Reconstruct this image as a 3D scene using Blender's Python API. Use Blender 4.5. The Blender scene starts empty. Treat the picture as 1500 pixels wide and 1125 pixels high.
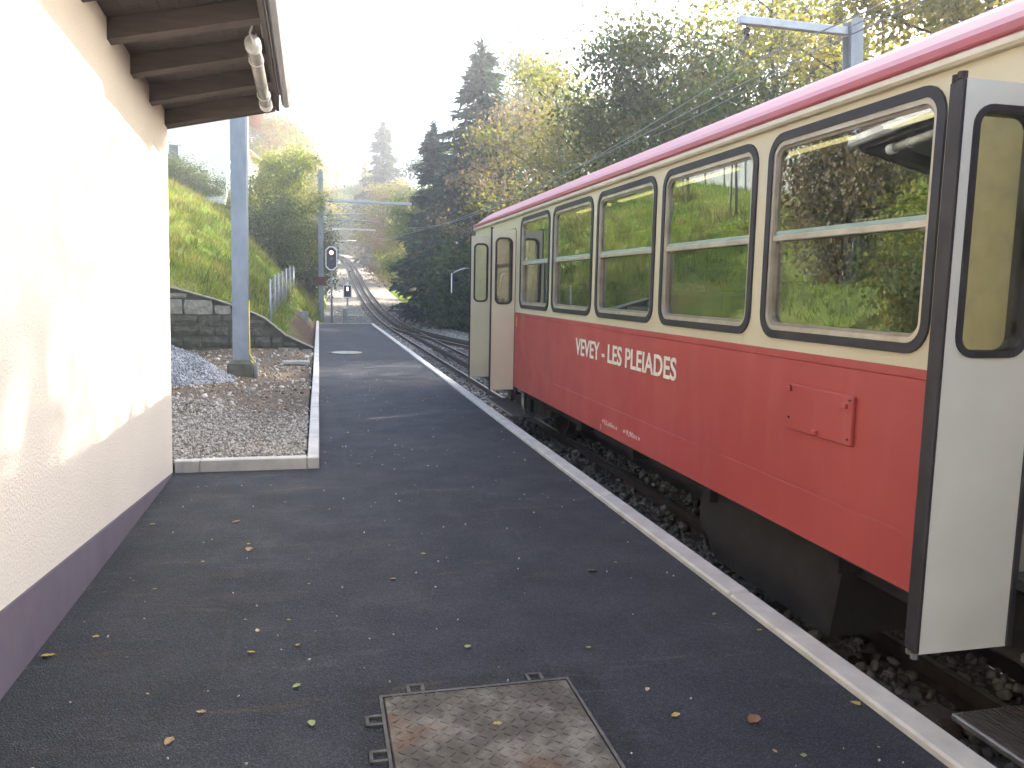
import bpy, bmesh, math, random
import numpy as np
from mathutils import Vector, Matrix, Euler

# ------------------------------------------------------------------ camera, sky, sun, exposure
SC = bpy.context.scene
COL = SC.collection
G = math.radians(4.85)                 # the line climbs 8.5 %
CG, SG, TG = math.cos(G), math.sin(G), math.tan(G)

cam_d = bpy.data.cameras.new('camera')
cam = bpy.data.objects.new('camera', cam_d)
COL.objects.link(cam)
SC.camera = cam
cam_d.sensor_width = 36.0
cam_d.lens = 36.0 * 1167.0 / 1500.0
cam_d.clip_start = 0.05
cam_d.clip_end = 3000
cam.location = (0, 0, 1.6)
cam.rotation_euler = (math.radians(90 - 2.135), 0, -math.radians(13.58))

SUN_AZ = math.radians(68)              # right of the track's direction (+Y)
SUN_EL = math.radians(27.6)
world = bpy.data.worlds.new('World')
SC.world = world
world.use_nodes = True
wn = world.node_tree
sky = wn.nodes.new('ShaderNodeTexSky')
sky.sky_type = 'NISHITA'
sky.sun_disc = False
sky.sun_elevation = SUN_EL
sky.sun_rotation = SUN_AZ
sky.air_density = 1.0
sky.dust_density = 7.0
sky.ozone_density = 1.0
sky.altitude = 600
bg = wn.nodes['Background']
bg.inputs['Strength'].default_value = 0.15
wn.links.new(sky.outputs[0], bg.inputs['Color'])

sun_d = bpy.data.lights.new('sun', 'SUN')
sun_d.energy = 5.0
sun_d.angle = math.radians(0.6)
sun_d.color = (1.0, 0.93, 0.80)
sun = bpy.data.objects.new('sun', sun_d)
COL.objects.link(sun)
sd = Vector((math.sin(SUN_AZ) * math.cos(SUN_EL), math.cos(SUN_AZ) * math.cos(SUN_EL), math.sin(SUN_EL)))
sun.rotation_euler = sd.to_track_quat('Z', 'Y').to_euler()
sun.location = sd * 60

SC.view_settings.view_transform = 'Standard'
SC.view_settings.look = 'None'
SC.view_settings.gamma = 1.0
SC.view_settings.use_curve_mapping = False
SC.view_settings.exposure = 2.5
SC.render.engine = 'CYCLES'
SC.cycles.use_adaptive_sampling = True
SC.cycles.adaptive_threshold = 0.025
SC.cycles.max_bounces = 6
SC.cycles.diffuse_bounces = 3
SC.cycles.glossy_bounces = 3
SC.cycles.transmission_bounces = 4
SC.cycles.transparent_max_bounces = 24
SC.cycles.caustics_reflective = False
SC.cycles.caustics_refractive = False

rng = np.random.default_rng(7)
random.seed(7)


# ------------------------------------------------------------------ frames
def W(x, s, n):
    """slope frame (across, along the line, above the platform) -> world"""
    return Vector((x, s * CG - n * SG, s * SG + n * CG))


# ------------------------------------------------------------------ node helpers
def new_mat(name):
    m = bpy.data.materials.new(name)
    m.use_nodes = True
    nt = m.node_tree
    nt.nodes.clear()
    out = nt.nodes.new('ShaderNodeOutputMaterial')
    return m, nt, out


def N(nt, typ, **kw):
    n = nt.nodes.new(typ)
    for k, v in kw.items():
        if k.startswith('i_'):
            key = k[2:]
            key = int(key) if key.isdigit() else key.replace('_', ' ')
            n.inputs[key].default_value = v
        else:
            setattr(n, k, v)
    return n


def rgba(c):
    return (c[0], c[1], c[2], 1.0)


def coords(nt, kind='Object', scale=(1, 1, 1)):
    tc = N(nt, 'ShaderNodeTexCoord')
    mp = N(nt, 'ShaderNodeMapping')
    mp.inputs['Scale'].default_value = scale
    if kind == 'World':
        ge = N(nt, 'ShaderNodeNewGeometry')
        nt.links.new(ge.outputs['Position'], mp.inputs['Vector'])
    else:
        nt.links.new(tc.outputs[kind], mp.inputs['Vector'])
    return mp.outputs[0]


def noise(nt, vec, scale, detail=5, rough=0.6, dist=0.0):
    n = N(nt, 'ShaderNodeTexNoise')
    n.inputs['Scale'].default_value = scale
    n.inputs['Detail'].default_value = detail
    n.inputs['Roughness'].default_value = rough
    n.inputs['Distortion'].default_value = dist
    nt.links.new(vec, n.inputs['Vector'])
    return n.outputs['Fac']


def ramp(nt, fac, stops):
    r = N(nt, 'ShaderNodeValToRGB')
    el = r.color_ramp.elements
    while len(el) > 1:
        el.remove(el[-1])
    el[0].position = stops[0][0]
    el[0].color = rgba(stops[0][1]) if not np.isscalar(stops[0][1]) else (stops[0][1],) * 3 + (1,)
    for p, c in stops[1:]:
        e = el.new(p)
        e.color = rgba(c) if not np.isscalar(c) else (c,) * 3 + (1,)
    nt.links.new(fac, r.inputs[0])
    return r.outputs[0]


def mixc(nt, fac, a, b, mode='MIX'):
    m = N(nt, 'ShaderNodeMix', data_type='RGBA', blend_type=mode)
    for sock, v in ((m.inputs[0], fac), (m.inputs[6], a), (m.inputs[7], b)):
        if hasattr(v, 'is_linked') or isinstance(v, bpy.types.NodeSocket):
            nt.links.new(v, sock)
        elif np.isscalar(v):
            sock.default_value = v
        else:
            sock.default_value = rgba(v)
    return m.outputs[2]


def math_n(nt, op, a, b=None, c=None, clamp=False):
    m = N(nt, 'ShaderNodeMath', operation=op, use_clamp=clamp)
    for i, v in enumerate((a, b, c)):
        if v is None:
            continue
        if isinstance(v, bpy.types.NodeSocket):
            nt.links.new(v, m.inputs[i])
        else:
            m.inputs[i].default_value = v
    return m.outputs[0]


def bump(nt, height, strength=0.3, dist=0.01):
    b = N(nt, 'ShaderNodeBump')
    b.inputs['Strength'].default_value = strength
    b.inputs['Distance'].default_value = dist
    nt.links.new(height, b.inputs['Height'])
    return b.outputs[0]


def principled(nt, out, color, rough=0.6, metallic=0.0, spec=0.4, normal=None):
    p = N(nt, 'ShaderNodeBsdfPrincipled')
    for sock, v in ((p.inputs['Base Color'], color), (p.inputs['Roughness'], rough), (p.inputs['Metallic'], metallic)):
        if isinstance(v, bpy.types.NodeSocket):
            nt.links.new(v, sock)
        elif np.isscalar(v):
            sock.default_value = v
        else:
            sock.default_value = rgba(v)
    p.inputs['Specular IOR Level'].default_value = spec
    if normal is not None:
        nt.links.new(normal, p.inputs['Normal'])
    nt.links.new(p.outputs[0], out.inputs[0])
    return p


def pmat(name, c1, c2=None, scale=4, detail=6, rough=0.6, metallic=0.0, spec=0.4, bstr=0.0, bscale=60,
         bdist=0.005, stretch=(1, 1, 1), kind='Object', lo=0.35, hi=0.65, island=0.0):
    m, nt, out = new_mat(name)
    v = coords(nt, kind, stretch)
    c2 = c2 or tuple(x * 0.8 for x in c1)
    col = ramp(nt, noise(nt, v, scale, detail), [(lo, c1), (hi, c2)])
    if island:
        ge = N(nt, 'ShaderNodeNewGeometry')
        k = math_n(nt, 'MULTIPLY_ADD', ge.outputs['Random Per Island'], 2 * island, 1 - island)
        hsv = N(nt, 'ShaderNodeHueSaturation')
        nt.links.new(k, hsv.inputs['Value'])
        nt.links.new(col, hsv.inputs['Color'])
        col = hsv.outputs[0]
    nrm = bump(nt, noise(nt, v, bscale, 4), bstr, bdist) if bstr else None
    principled(nt, out, col, rough, metallic, spec, nrm)
    return m


def leaf_mat(name, cols, trans=0.45, clump=0.25, rough=0.55):
    m, nt, out = new_mat(name)
    ge = N(nt, 'ShaderNodeNewGeometry')
    oi = N(nt, 'ShaderNodeObjectInfo')
    v = coords(nt, 'Object')
    nz = noise(nt, v, 0.55, 3, 0.6)
    f = math_n(nt, 'ADD', math_n(nt, 'MULTIPLY', ge.outputs['Random Per Island'], 1 - clump * 1.6),
               math_n(nt, 'MULTIPLY', math_n(nt, 'SUBTRACT', nz, 0.3), clump * 4.0), clamp=True)
    n = len(cols)
    c = ramp(nt, f, [(i / max(1, n - 1), cc) for i, cc in enumerate(cols)])
    hsv = N(nt, 'ShaderNodeHueSaturation')
    nt.links.new(c, hsv.inputs['Color'])
    nt.links.new(math_n(nt, 'MULTIPLY_ADD', oi.outputs['Random'], 0.3, 0.85), hsv.inputs['Value'])
    c = hsv.outputs[0]
    d = N(nt, 'ShaderNodeBsdfPrincipled')
    d.inputs['Roughness'].default_value = rough
    d.inputs['Specular IOR Level'].default_value = 0.25
    t = N(nt, 'ShaderNodeBsdfTranslucent')
    tc = mixc(nt, 1.0, c, (1.0, 1.0, 0.55), 'MULTIPLY')
    nt.links.new(c, d.inputs['Base Color'])
    nt.links.new(tc, t.inputs['Color'])
    mx = N(nt, 'ShaderNodeMixShader')
    mx.inputs[0].default_value = trans
    nt.links.new(d.outputs[0], mx.inputs[1])
    nt.links.new(t.outputs[0], mx.inputs[2])
    nt.links.new(mx.outputs[0], out.inputs[0])
    return m


def glass_mat(name, tint=(0.86, 0.94, 0.90), dust=0.05, f0=0.04, gain=0.9):
    m, nt, out = new_mat(name)
    lw = N(nt, 'ShaderNodeLayerWeight')
    lw.inputs['Blend'].default_value = 0.5
    p5 = math_n(nt, 'POWER', lw.outputs['Facing'], 5.0)
    fr = math_n(nt, 'MULTIPLY_ADD', p5, gain, f0, clamp=True)
    tr = N(nt, 'ShaderNodeBsdfTransparent')
    tr.inputs[0].default_value = rgba(tint)
    gl = N(nt, 'ShaderNodeBsdfGlossy')
    gl.inputs['Roughness'].default_value = 0.0
    mx = N(nt, 'ShaderNodeMixShader')
    nt.links.new(fr, mx.inputs[0])
    nt.links.new(tr.outputs[0], mx.inputs[1])
    nt.links.new(gl.outputs[0], mx.inputs[2])
    df = N(nt, 'ShaderNodeBsdfDiffuse')
    df.inputs[0].default_value = (0.55, 0.55, 0.5, 1)
    v = coords(nt, 'Object')
    nz = noise(nt, v, 9, 8, 0.7)
    dm = math_n(nt, 'MULTIPLY', ramp(nt, nz, [(0.42, 0.15), (0.72, 1.0)]), dust)
    mx2 = N(nt, 'ShaderNodeMixShader')
    nt.links.new(dm, mx2.inputs[0])
    nt.links.new(mx.outputs[0], mx2.inputs[1])
    nt.links.new(df.outputs[0], mx2.inputs[2])
    nt.links.new(mx2.outputs[0], out.inputs[0])
    return m


def emit_mat(name, color, strength):
    m, nt, out = new_mat(name)
    e = N(nt, 'ShaderNodeEmission')
    e.inputs[0].default_value = rgba(color)
    e.inputs[1].default_value = strength
    nt.links.new(e.outputs[0], out.inputs[0])
    return m


# ------------------------------------------------------------------ mesh helpers
class MB:
    def __init__(self):
        self.v, self.f = [], []

    def add(self, vs, fs):
        o = len(self.v)
        self.v += [tuple(p) for p in vs]
        self.f += [tuple(i + o for i in f) for f in fs]
        return self

    def box(self, x0, x1, y0, y1, z0, z1):
        vs = [(x, y, z) for z in (z0, z1) for y in (y0, y1) for x in (x0, x1)]
        return self.add(vs, [(0, 2, 3, 1), (4, 5, 7, 6), (0, 1, 5, 4), (2, 6, 7, 3), (0, 4, 6, 2), (1, 3, 7, 5)])

    def cbox(self, x0, x1, y0, y1, z0, z1, c=0.006):
        """box with chamfered edges"""
        bm = bmesh.new()
        bmesh.ops.create_cube(bm, size=1)
        for v in bm.verts:
            v.co = Vector((x0 + (v.co.x + .5) * (x1 - x0), y0 + (v.co.y + .5) * (y1 - y0), z0 + (v.co.z + .5) * (z1 - z0)))
        bmesh.ops.bevel(bm, geom=list(bm.edges), offset=c, segments=1, affect='EDGES', profile=0.5)
        bm.verts.index_update()
        self.add([v.co[:] for v in bm.verts], [[v.index for v in f.verts] for f in bm.faces])
        bm.free()
        return self

    def obox(self, M, sx, sy, sz):
        """box centred on matrix M"""
        vs = [M @ Vector((x * sx / 2, y * sy / 2, z * sz / 2)) for z in (-1, 1) for y in (-1, 1) for x in (-1, 1)]
        return self.add(vs, [(0, 2, 3, 1), (4, 5, 7, 6), (0, 1, 5, 4), (2, 6, 7, 3), (0, 4, 6, 2), (1, 3, 7, 5)])

    def tube(self, pts, r, seg=8, cap=True):
        pts = [Vector(p) for p in pts]
        rs = r if hasattr(r, '__len__') else [r] * len(pts)
        vs = []
        up = None
        for i, p in enumerate(pts):
            t = (pts[min(i + 1, len(pts) - 1)] - pts[max(i - 1, 0)]).normalized()
            if up is None:
                up = t.orthogonal().normalized()
            u = (up - t * up.dot(t)).normalized()
            up = u
            w = t.cross(u)
            for k in range(seg):
                a = 2 * math.pi * k / seg
                vs.append(p + (u * math.cos(a) + w * math.sin(a)) * rs[i])
        fs = []
        for i in range(len(pts) - 1):
            for k in range(seg):
                a, b = i * seg + k, i * seg + (k + 1) % seg
                fs.append((a, b, b + seg, a + seg))
        if cap:
            fs.append(tuple(range(seg))[::-1])
            fs.append(tuple(range((len(pts) - 1) * seg, len(pts) * seg)))
        return self.add(vs, fs)

    def sweep(self, profile, path, up=Vector((0, 0, 1)), closed=True):
        """profile [(across, height)], path of Vectors"""
        n = len(profile)
        vs = []
        for i, p in enumerate(path):
            t = (path[min(i + 1, len(path) - 1)] - path[max(i - 1, 0)]).normalized()
            r = t.cross(up).normalized()
            u = r.cross(t)
            for a, h in profile:
                vs.append(p + r * a + u * h)
        fs = []
        for i in range(len(path) - 1):
            for k in range(n if closed else n - 1):
                a, b = i * n + k, i * n + (k + 1) % n
                fs.append((a, b, b + n, a + n))
        if closed:
            fs.append(tuple(range(n))[::-1])
            fs.append(tuple(range((len(path) - 1) * n, len(path) * n)))
        return self.add(vs, fs)

    def prism(self, poly, axis, a, b):
        """poly of 2-D points extruded along axis ('x','y','z') from a to b"""
        def mk(p, t):
            return {'x': (t, p[0], p[1]), 'y': (p[0], t, p[1]), 'z': (p[0], p[1], t)}[axis]
        n = len(poly)
        vs = [mk(p, a) for p in poly] + [mk(p, b) for p in poly]
        fs = [tuple(range(n))[::-1], tuple(range(n, 2 * n))]
        fs += [(i, (i + 1) % n, (i + 1) % n + n, i + n) for i in range(n)]
        return self.add(vs, fs)

    def build(self, name, m, parent=None, smooth=False, off=None):
        me = bpy.data.meshes.new(name)
        vs = self.v
        if off is not None:
            vs = [(p[0] - off[0], p[1] - off[1], p[2] - off[2]) for p in vs]
        me.from_pydata([tuple(p) for p in vs], [], self.f)
        me.validate()
        bm = bmesh.new()
        bm.from_mesh(me)
        bmesh.ops.recalc_face_normals(bm, faces=bm.faces)
        bm.to_mesh(me)
        bm.free()
        return link(name, me, m, parent, smooth)


def link(name, me, m, parent=None, smooth=False):
    o = bpy.data.objects.new(name, me)
    if m is not None and not me.materials:
        me.materials.append(m)
    if smooth:
        me.polygons.foreach_set('use_smooth', [True] * len(me.polygons))
    COL.objects.link(o)
    o.parent = parent
    return o


def tag(o, label=None, cat=None, group=None, kind=None):
    if label:
        o['label'] = label
    if cat:
        o['category'] = cat
    if group:
        o['group'] = group
    if kind:
        o['kind'] = kind
    return o


def thing(name, label, cat, loc=(0, 0, 0), rot=(0, 0, 0), group=None):
    o = bpy.data.objects.new(name, None)
    o.empty_display_size = 0.2
    COL.objects.link(o)
    o.location = loc
    o.rotation_euler = rot
    return tag(o, label, cat, group)


def copy_tree(o, parent=None):
    c = o.copy()
    COL.objects.link(c)
    c.parent = parent
    for ch in list(o.children):
        copy_tree(ch, c)
    return c


def np_mesh(name, V, F, m, parent=None, smooth=False):
    """V (n,3), F (m,k) arrays -> object"""
    me = bpy.data.meshes.new(name)
    V = np.asarray(V, dtype=np.float32)
    F = np.asarray(F, dtype=np.int32)
    k = F.shape[1]
    me.vertices.add(len(V))
    me.vertices.foreach_set('co', V.ravel())
    me.loops.add(F.size)
    me.loops.foreach_set('vertex_index', F.ravel())
    me.polygons.add(len(F))
    me.polygons.foreach_set('loop_start', np.arange(len(F), dtype=np.int32) * k)
    me.update(calc_edges=True)
    return link(name, me, m, parent, smooth)


def rot_mats(n, r, tilt=None):
    """random rotations (n,3,3)"""
    q = r.normal(size=(n, 4))
    q /= np.linalg.norm(q, axis=1)[:, None]
    w, x, y, z = q.T
    return np.stack([1 - 2 * (y * y + z * z), 2 * (x * y - z * w), 2 * (x * z + y * w),
                     2 * (x * y + z * w), 1 - 2 * (x * x + z * z), 2 * (y * z - x * w),
                     2 * (x * z - y * w), 2 * (y * z + x * w), 1 - 2 * (x * x + y * y)], axis=1).reshape(n, 3, 3)


def ico():
    bm = bmesh.new()
    bmesh.ops.create_icosphere(bm, subdivisions=1, radius=1)
    bm.verts.index_update()
    V = np.array([v.co[:] for v in bm.verts])
    F = np.array([[v.index for v in f.verts] for f in bm.faces])
    bm.free()
    return V, F


ICO_V, ICO_F = ico()


def stones(name, P, size, m, r, parent=None, flat=0.7):
    """many angular stones in one mesh"""
    n = len(P)
    base = ICO_V[None] * (1 + r.uniform(-.32, .32, size=(n, len(ICO_V), 1)))
    sc = np.stack([r.uniform(.7, 1.25, n), r.uniform(.7, 1.25, n), r.uniform(.5, 1.0, n) * flat / .7], 1)
    base = base * sc[:, None, :]
    Rm = rot_mats(n, r)
    V = np.einsum('nij,nkj->nki', Rm, base) * np.asarray(size).reshape(-1, 1, 1) + P[:, None, :]
    F = ICO_F[None] + (np.arange(n) * len(ICO_V))[:, None, None]
    return np_mesh(name, V.reshape(-1, 3), F.reshape(-1, 3), m, parent)


def slope_obj(o, loc=(0, 0, 0)):
    o.location = W(*loc)
    o.rotation_euler = (G, 0, 0)
    return o


# ------------------------------------------------------------------ terrain
def tps_fit(P, z, reg=0.05):
    n = len(P)
    d = np.linalg.norm(P[:, None] - P[None], axis=2)
    K = np.where(d > 0, d * d * np.log(d + 1e-9), 0) + np.eye(n) * reg
    A = np.zeros((n + 3, n + 3))
    A[:n, :n] = K
    A[:n, n] = 1
    A[:n, n + 1:] = P
    A[n, :n] = 1
    A[n + 1:, :n] = P.T
    return np.linalg.solve(A, np.concatenate([z, np.zeros(3)]))


HILL = np.array([
    (-.15, 18.7, .0), (-1, 18.7, .55), (-3, 18.7, 1.4), (-6, 18.5, 2.7), (-12, 18, 4.7), (-3.2, 12, 0), (-5, 12, 1.2), (-8, 12, 3),
    (-14, 12, 5.4), (-3.6, 8, 0), (-6.5, 8, 1.9), (-12, 8, 4.3), (-8, 0, 1.5), (-14, 0, 3.5), (-8, -10, 1.5),
    (-.3, 27, .0), (-1.09, 27, 1.06), (-4, 27, 3.3), (-8, 26, 4.8), (-.3, 31.5, .1), (-.93, 31.4, 1.2), (-3.03, 31.8, 3.7), (-8, 32, 6),
    (-.2, 37.4, .2), (-.82, 37.4, 1.17), (-1.64, 39.7, 2.1), (.05, 43.3, -.06), (-4.6, 44.6, 5.33), (-8.1, 48.6, 6.5),
    (-9, 54, 7), (-4, 54, 5.2), (-.3, 54, .8), (-5.3, 64, 7), (-12, 64, 8.2), (-.2, 64, 1.6), (-.4, 80, 2.6), (-8, 80, 8.6),
    (-.6, 94, 4.6), (-9, 94, 10.5), (-1.5, 113, 6.2), (-12, 113, 12), (-4, 134, 8), (-15, 134, 13), (-9, 155, 9), (-14, 36, 6.6),
    (-25, 40, 9.5), (-30, 20, 9), (-30, 75, 12), (-30, 0, 7), (-45, 40, 13), (-45, 100, 15), (-20, 26, 7.5), (-20, 10, 6.2)])
HP, HZ = HILL[:, :2], HILL[:, 2]
HW = tps_fit(HP / 10, HZ)


def tps(x, y):
    x, y = np.atleast_1d(x) / 10., np.atleast_1d(y) / 10.
    d = np.sqrt((x[:, None] - HP[None, :, 0] / 10) ** 2 + (y[:, None] - HP[None, :, 1] / 10) ** 2)
    K = np.where(d > 0, d * d * np.log(d + 1e-9), 0)
    n = len(HP)
    return K @ HW[:n] + HW[n] + HW[n + 1] * x + HW[n + 2] * y


# track alignment: across, along (Y), rail height above the 8.5 % plane
TY = np.array([-40, 34, 42, 50, 58, 66, 80, 94, 113, 134, 155, 175])
TX = np.array([3.8, 3.8, 3.78, 3.72, 3.72, 3.8, 3.92, 3.95, 3.7, 2.6, 0.2, -4])
TO = np.array([-.42, -.42, -.38, -.1, .3, .75, 1.75, 3.3, 5.1, 6.6, 7.6, 8.2])
XLY = np.array([-40, 18.55, 18.65, 27, 42, 54, 66, 80, 94, 113, 134, 155, 175])
XLX = np.array([-3.3, -3.3, -.12, -.25, .1, .35, .5, .6, .5, .1, -1.2, -4, -9])


def smooth1(y, X, Yv):
    # average a few samples: rounds the corners of the polyline
    y = np.asarray(y, dtype=float)
    return sum(np.interp(y + o, X, Yv) for o in (-6, -4, -2, 0, 2, 4, 6)) / 7


def track_x(y):
    return smooth1(y, TY, TX)


def track_z(y):
    return np.asarray(y) * TG + smooth1(y, TY, TO)


def ground_z(x, y):
    x, y = np.atleast_1d(np.asarray(x, float)), np.atleast_1d(np.asarray(y, float))
    xl = np.interp(y, XLY, XLX)
    form = track_z(y) - .30
    h = y * TG + np.clip(tps(x, y), -1.0, 15.0)
    yard = y * TG - .12
    left = np.where((y < 18.6) & (x > -3.3), yard, h)
    flat = np.where((y < 34) & (x < 2.15), y * TG - .35, form)
    z = np.where(x < xl, left, flat)
    # far right: ground swells a little under the wood
    r = np.clip((x - 8.5) / 12, 0, 1)
    z = np.where(x > 8.5, z + r * r * (3 - 2 * r) * 1.2, z)
    # left: keep the bank at or above the formation where it meets the track
    z = np.where((x < xl) & (y > 42), np.maximum(z, form - .05), z)
    return np.minimum(z, 36 + (z - 36) * .02)


def gz(x, y):
    return float(ground_z(x, y)[0])


# ------------------------------------------------------------------ materials
M = {}


def make_materials():
    # asphalt ----------------------------------------------------------
    m, nt, out = new_mat('asphalt')
    v = coords(nt, 'Object')
    big = noise(nt, v, 0.7, 5, .62)
    fine = noise(nt, v, 190, 2, .6)
    col = ramp(nt, big, [(.3, (.021, .0235, .030)), (.55, (.031, .034, .041)), (.75, (.048, .050, .055))])
    spk = ramp(nt, fine, [(.56, 0.0), (.70, 1.0)])
    sepa = N(nt, 'ShaderNodeSeparateXYZ')
    nt.links.new(v, sepa.inputs[0])
    wob = math_n(nt, 'MULTIPLY', noise(nt, v, 9, 4), .10)
    dxm = math_n(nt, 'SUBTRACT', math_n(nt, 'ABSOLUTE', math_n(nt, 'SUBTRACT', sepa.outputs[0], .6)), .40)
    dym = math_n(nt, 'SUBTRACT', math_n(nt, 'ABSOLUTE', math_n(nt, 'SUBTRACT', sepa.outputs[1], 2.72)), .40)
    ringm = math_n(nt, 'SUBTRACT', 1.0, math_n(nt, 'MULTIPLY', math_n(nt, 'SUBTRACT', math_n(nt, 'MAXIMUM', dxm, dym), wob), 14.0), clamp=True)
    col = mixc(nt, math_n(nt, 'MULTIPLY', ringm, .7), col, (.014, .014, .016))
    col = mixc(nt, math_n(nt, 'MULTIPLY', spk, .45), col, (.16, .16, .16))
    # scuffed, dusty streaks
    vs = coords(nt, 'Object', (1.0, 3.2, 1))
    st = noise(nt, vs, 1.4, 9, .72, 1.2)
    col = mixc(nt, math_n(nt, 'MULTIPLY', ramp(nt, st, [(.57, 0.0), (.78, 1.0)]), .38), col, (.15, .145, .135))
    st2 = noise(nt, coords(nt, 'Object', (4.5, .35, 1)), 1.3, 8, .7, .6)
    col = mixc(nt, math_n(nt, 'MULTIPLY', ramp(nt, st2, [(.60, 0.0), (.78, 1.0)]), .35), col, (.12, .118, .112))
    # brown clay traces
    br = noise(nt, coords(nt, 'Object', (.8, 4.5, 1)), 1.1, 8, .68, .8)
    col = mixc(nt, math_n(nt, 'MULTIPLY', ramp(nt, br, [(.58, 0.0), (.72, 1.0)]), .6), col, (.10, .07, .036))
    vo = N(nt, 'ShaderNodeTexVoronoi')
    vo.inputs['Scale'].default_value = 170
    nt.links.new(v, vo.inputs['Vector'])
    vcol = N(nt, 'ShaderNodeSeparateColor')
    nt.links.new(vo.outputs['Color'], vcol.inputs[0])
    hs = N(nt, 'ShaderNodeHueSaturation')
    nt.links.new(math_n(nt, 'MULTIPLY_ADD', math_n(nt, 'POWER', vcol.outputs[0], 2.2), 1.1, .70), hs.inputs['Value'])
    nt.links.new(col, hs.inputs['Color'])
    col = hs.outputs[0]
    nr = bump(nt, math_n(nt, 'ADD', vo.outputs['Distance'], fine), .8, .008)
    rg = ramp(nt, noise(nt, v, 3, 5), [(.3, .68), (.7, .88)])
    principled(nt, out, col, rg, 0, .35, nr)
    M['asphalt'] = m
    M['asphalt_edge'] = pmat('asphalt_edge', (.03, .03, .033), (.05, .05, .05), 20, rough=.9)
    # concrete ---------------------------------------------------------
    M['kerb'] = pmat('kerb_concrete', (.56, .53, .475), (.40, .38, .345), 5, 8, .82, bstr=.25, bscale=160, bdist=.003, lo=.38, hi=.72)
    M['concrete'] = pmat('concrete', (.36, .34, .30), (.22, .21, .18), 6, 8, .9, bstr=.3, bscale=90)
    M['concrete_old'] = pmat('concrete_mossy', (.20, .185, .13), (.11, .11, .075), 7, 8, .95, bstr=.3, bscale=90)
    # building ---------------------------------------------------------
    m, nt, out = new_mat('roughcast_render')
    v = coords(nt, 'Object')
    c = ramp(nt, noise(nt, v, .8, 6), [(.3, (.70, .665, .595)), (.7, (.645, .61, .54))])
    n1 = noise(nt, v, 75, 4, .75)
    c = mixc(nt, math_n(nt, 'MULTIPLY', ramp(nt, n1, [(.54, 0.0), (.66, 1.0)]), .5), c, (.52, .43, .34))
    principled(nt, out, c, .95, 0, .15, bump(nt, math_n(nt, 'ADD', n1, noise(nt, v, 60, 2)), .55, .008))
    M['render'] = m
    M['plinth'] = pmat('plinth_paint', (.145, .128, .16), (.115, .10, .128), 3, 6, .7, bstr=.15, bscale=50, stretch=(1, 1, .6))
    M['wood_dark'] = pmat('dark_stained_wood', (.115, .096, .09), (.078, .064, .06), 6, 6, .7, stretch=(.6, 6, 6), bstr=.2, bscale=20)
    M['wood_rafter'] = pmat('rafter_wood', (.125, .10, .09), (.088, .07, .063), 6, 6, .65, stretch=(.6, 6, 6), bstr=.2, bscale=20)
    M['zinc'] = pmat('zinc_sheet', (.72, .73, .74), (.60, .61, .63), 3, 5, .45, .25)
    M['roof_sheet'] = pmat('roof_sheet', (.16, .12, .10), (.10, .08, .07), 4, 6, .8)
    M['acrylic'] = pmat('clouded_acrylic', (.36, .35, .33), (.28, .27, .25), 12, 5, .25, spec=.5)
    M['cap_white'] = pmat('white_cap', (.75, .75, .74), (.62, .62, .60), 9, 4, .4)
    M['cable'] = pmat('cable_grey', (.5, .5, .48), (.4, .4, .38), 9, 3, .5)
    # coach --------------------------------------------------------------
    m, nt, out = new_mat('coach_red_paint')
    v = coords(nt, 'Object')
    c = ramp(nt, noise(nt, v, .55, 6, .6), [(.28, (.45, .078, .068)), (.62, (.375, .054, .050)), (.85, (.47, .115, .10))])
    st = noise(nt, coords(nt, 'Object', (1, 2.6, .35)), 1.6, 7, .65)
    c = mixc(nt, math_n(nt, 'MULTIPLY', ramp(nt, st, [(.48, 0.0), (.78, 1.0)]), .42), c, (.47, .13, .115))
    gr = noise(nt, v, 30, 5, .7)
    c = mixc(nt, math_n(nt, 'MULTIPLY', ramp(nt, gr, [(.62, 0.0), (.8, 1.0)]), .25), c, (.14, .03, .03))
    principled(nt, out, c, ramp(nt, noise(nt, v, 2, 6), [(.3, .36), (.7, .58)]), 0, .4, bump(nt, noise(nt, v, 1.6, 2), .25, .02))
    M['red'] = m
    M['roof_red'] = pmat('roof_red_paint', (.43, .095, .105), (.38, .12, .13), 1.2, 6, .46, spec=.5, lo=.3, hi=.75)
    M['cream'] = pmat('coach_cream_paint', (.60, .53, .365), (.54, .47, .32), 1.4, 7, .42, spec=.4, stretch=(1, 1, .5), bstr=.1, bscale=2, bdist=.01)
    M['drip'] = pmat('drip_cream', (.66, .60, .46), (.55, .48, .36), 3, 6, .45)
    M['door'] = pmat('door_paint', (.68, .60, .44), (.58, .50, .35), 1.2, 7, .42, stretch=(1, 1, .6))
    M['door_grey'] = pmat('door_paint_pale', (.58, .58, .54), (.50, .51, .47), 1.6, 7, .45, bstr=.12, bscale=120, bdist=.002)
    M['rubber'] = pmat('rubber', (.022, .020, .023), (.035, .032, .036), 6, 5, .55, spec=.4)
    M['alu'] = pmat('window_aluminium', (.52, .47, .38), (.40, .34, .26), 8, 6, .38, .35, spec=.5)
    M['alu_dark'] = pmat('sash_rail_aluminium', (.34, .30, .24), (.24, .20, .16), 8, 6, .42, .35)
    M['green_edge'] = pmat('glass_edge', (.34, .44, .38), (.28, .38, .32), 8, 3, .25)
    M['glass'] = glass_mat('coach_glass', (.54, .66, .60), .035, f0=.25, gain=.75)
    M['glass_dirty'] = glass_mat('coach_glass_grimy', (.54, .65, .59), .10, f0=.25, gain=.75)
    M['glass_door'] = glass_mat('door_glass', (.86, .86, .78), .07)
    M['under'] = pmat('underframe_grime', (.030, .026, .024), (.017, .015, .014), 5, 6, .85, bstr=.3, bscale=40)
    M['under_brown'] = pmat('underframe_rust', (.075, .048, .034), (.035, .025, .02), 6, 7, .85)
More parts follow.
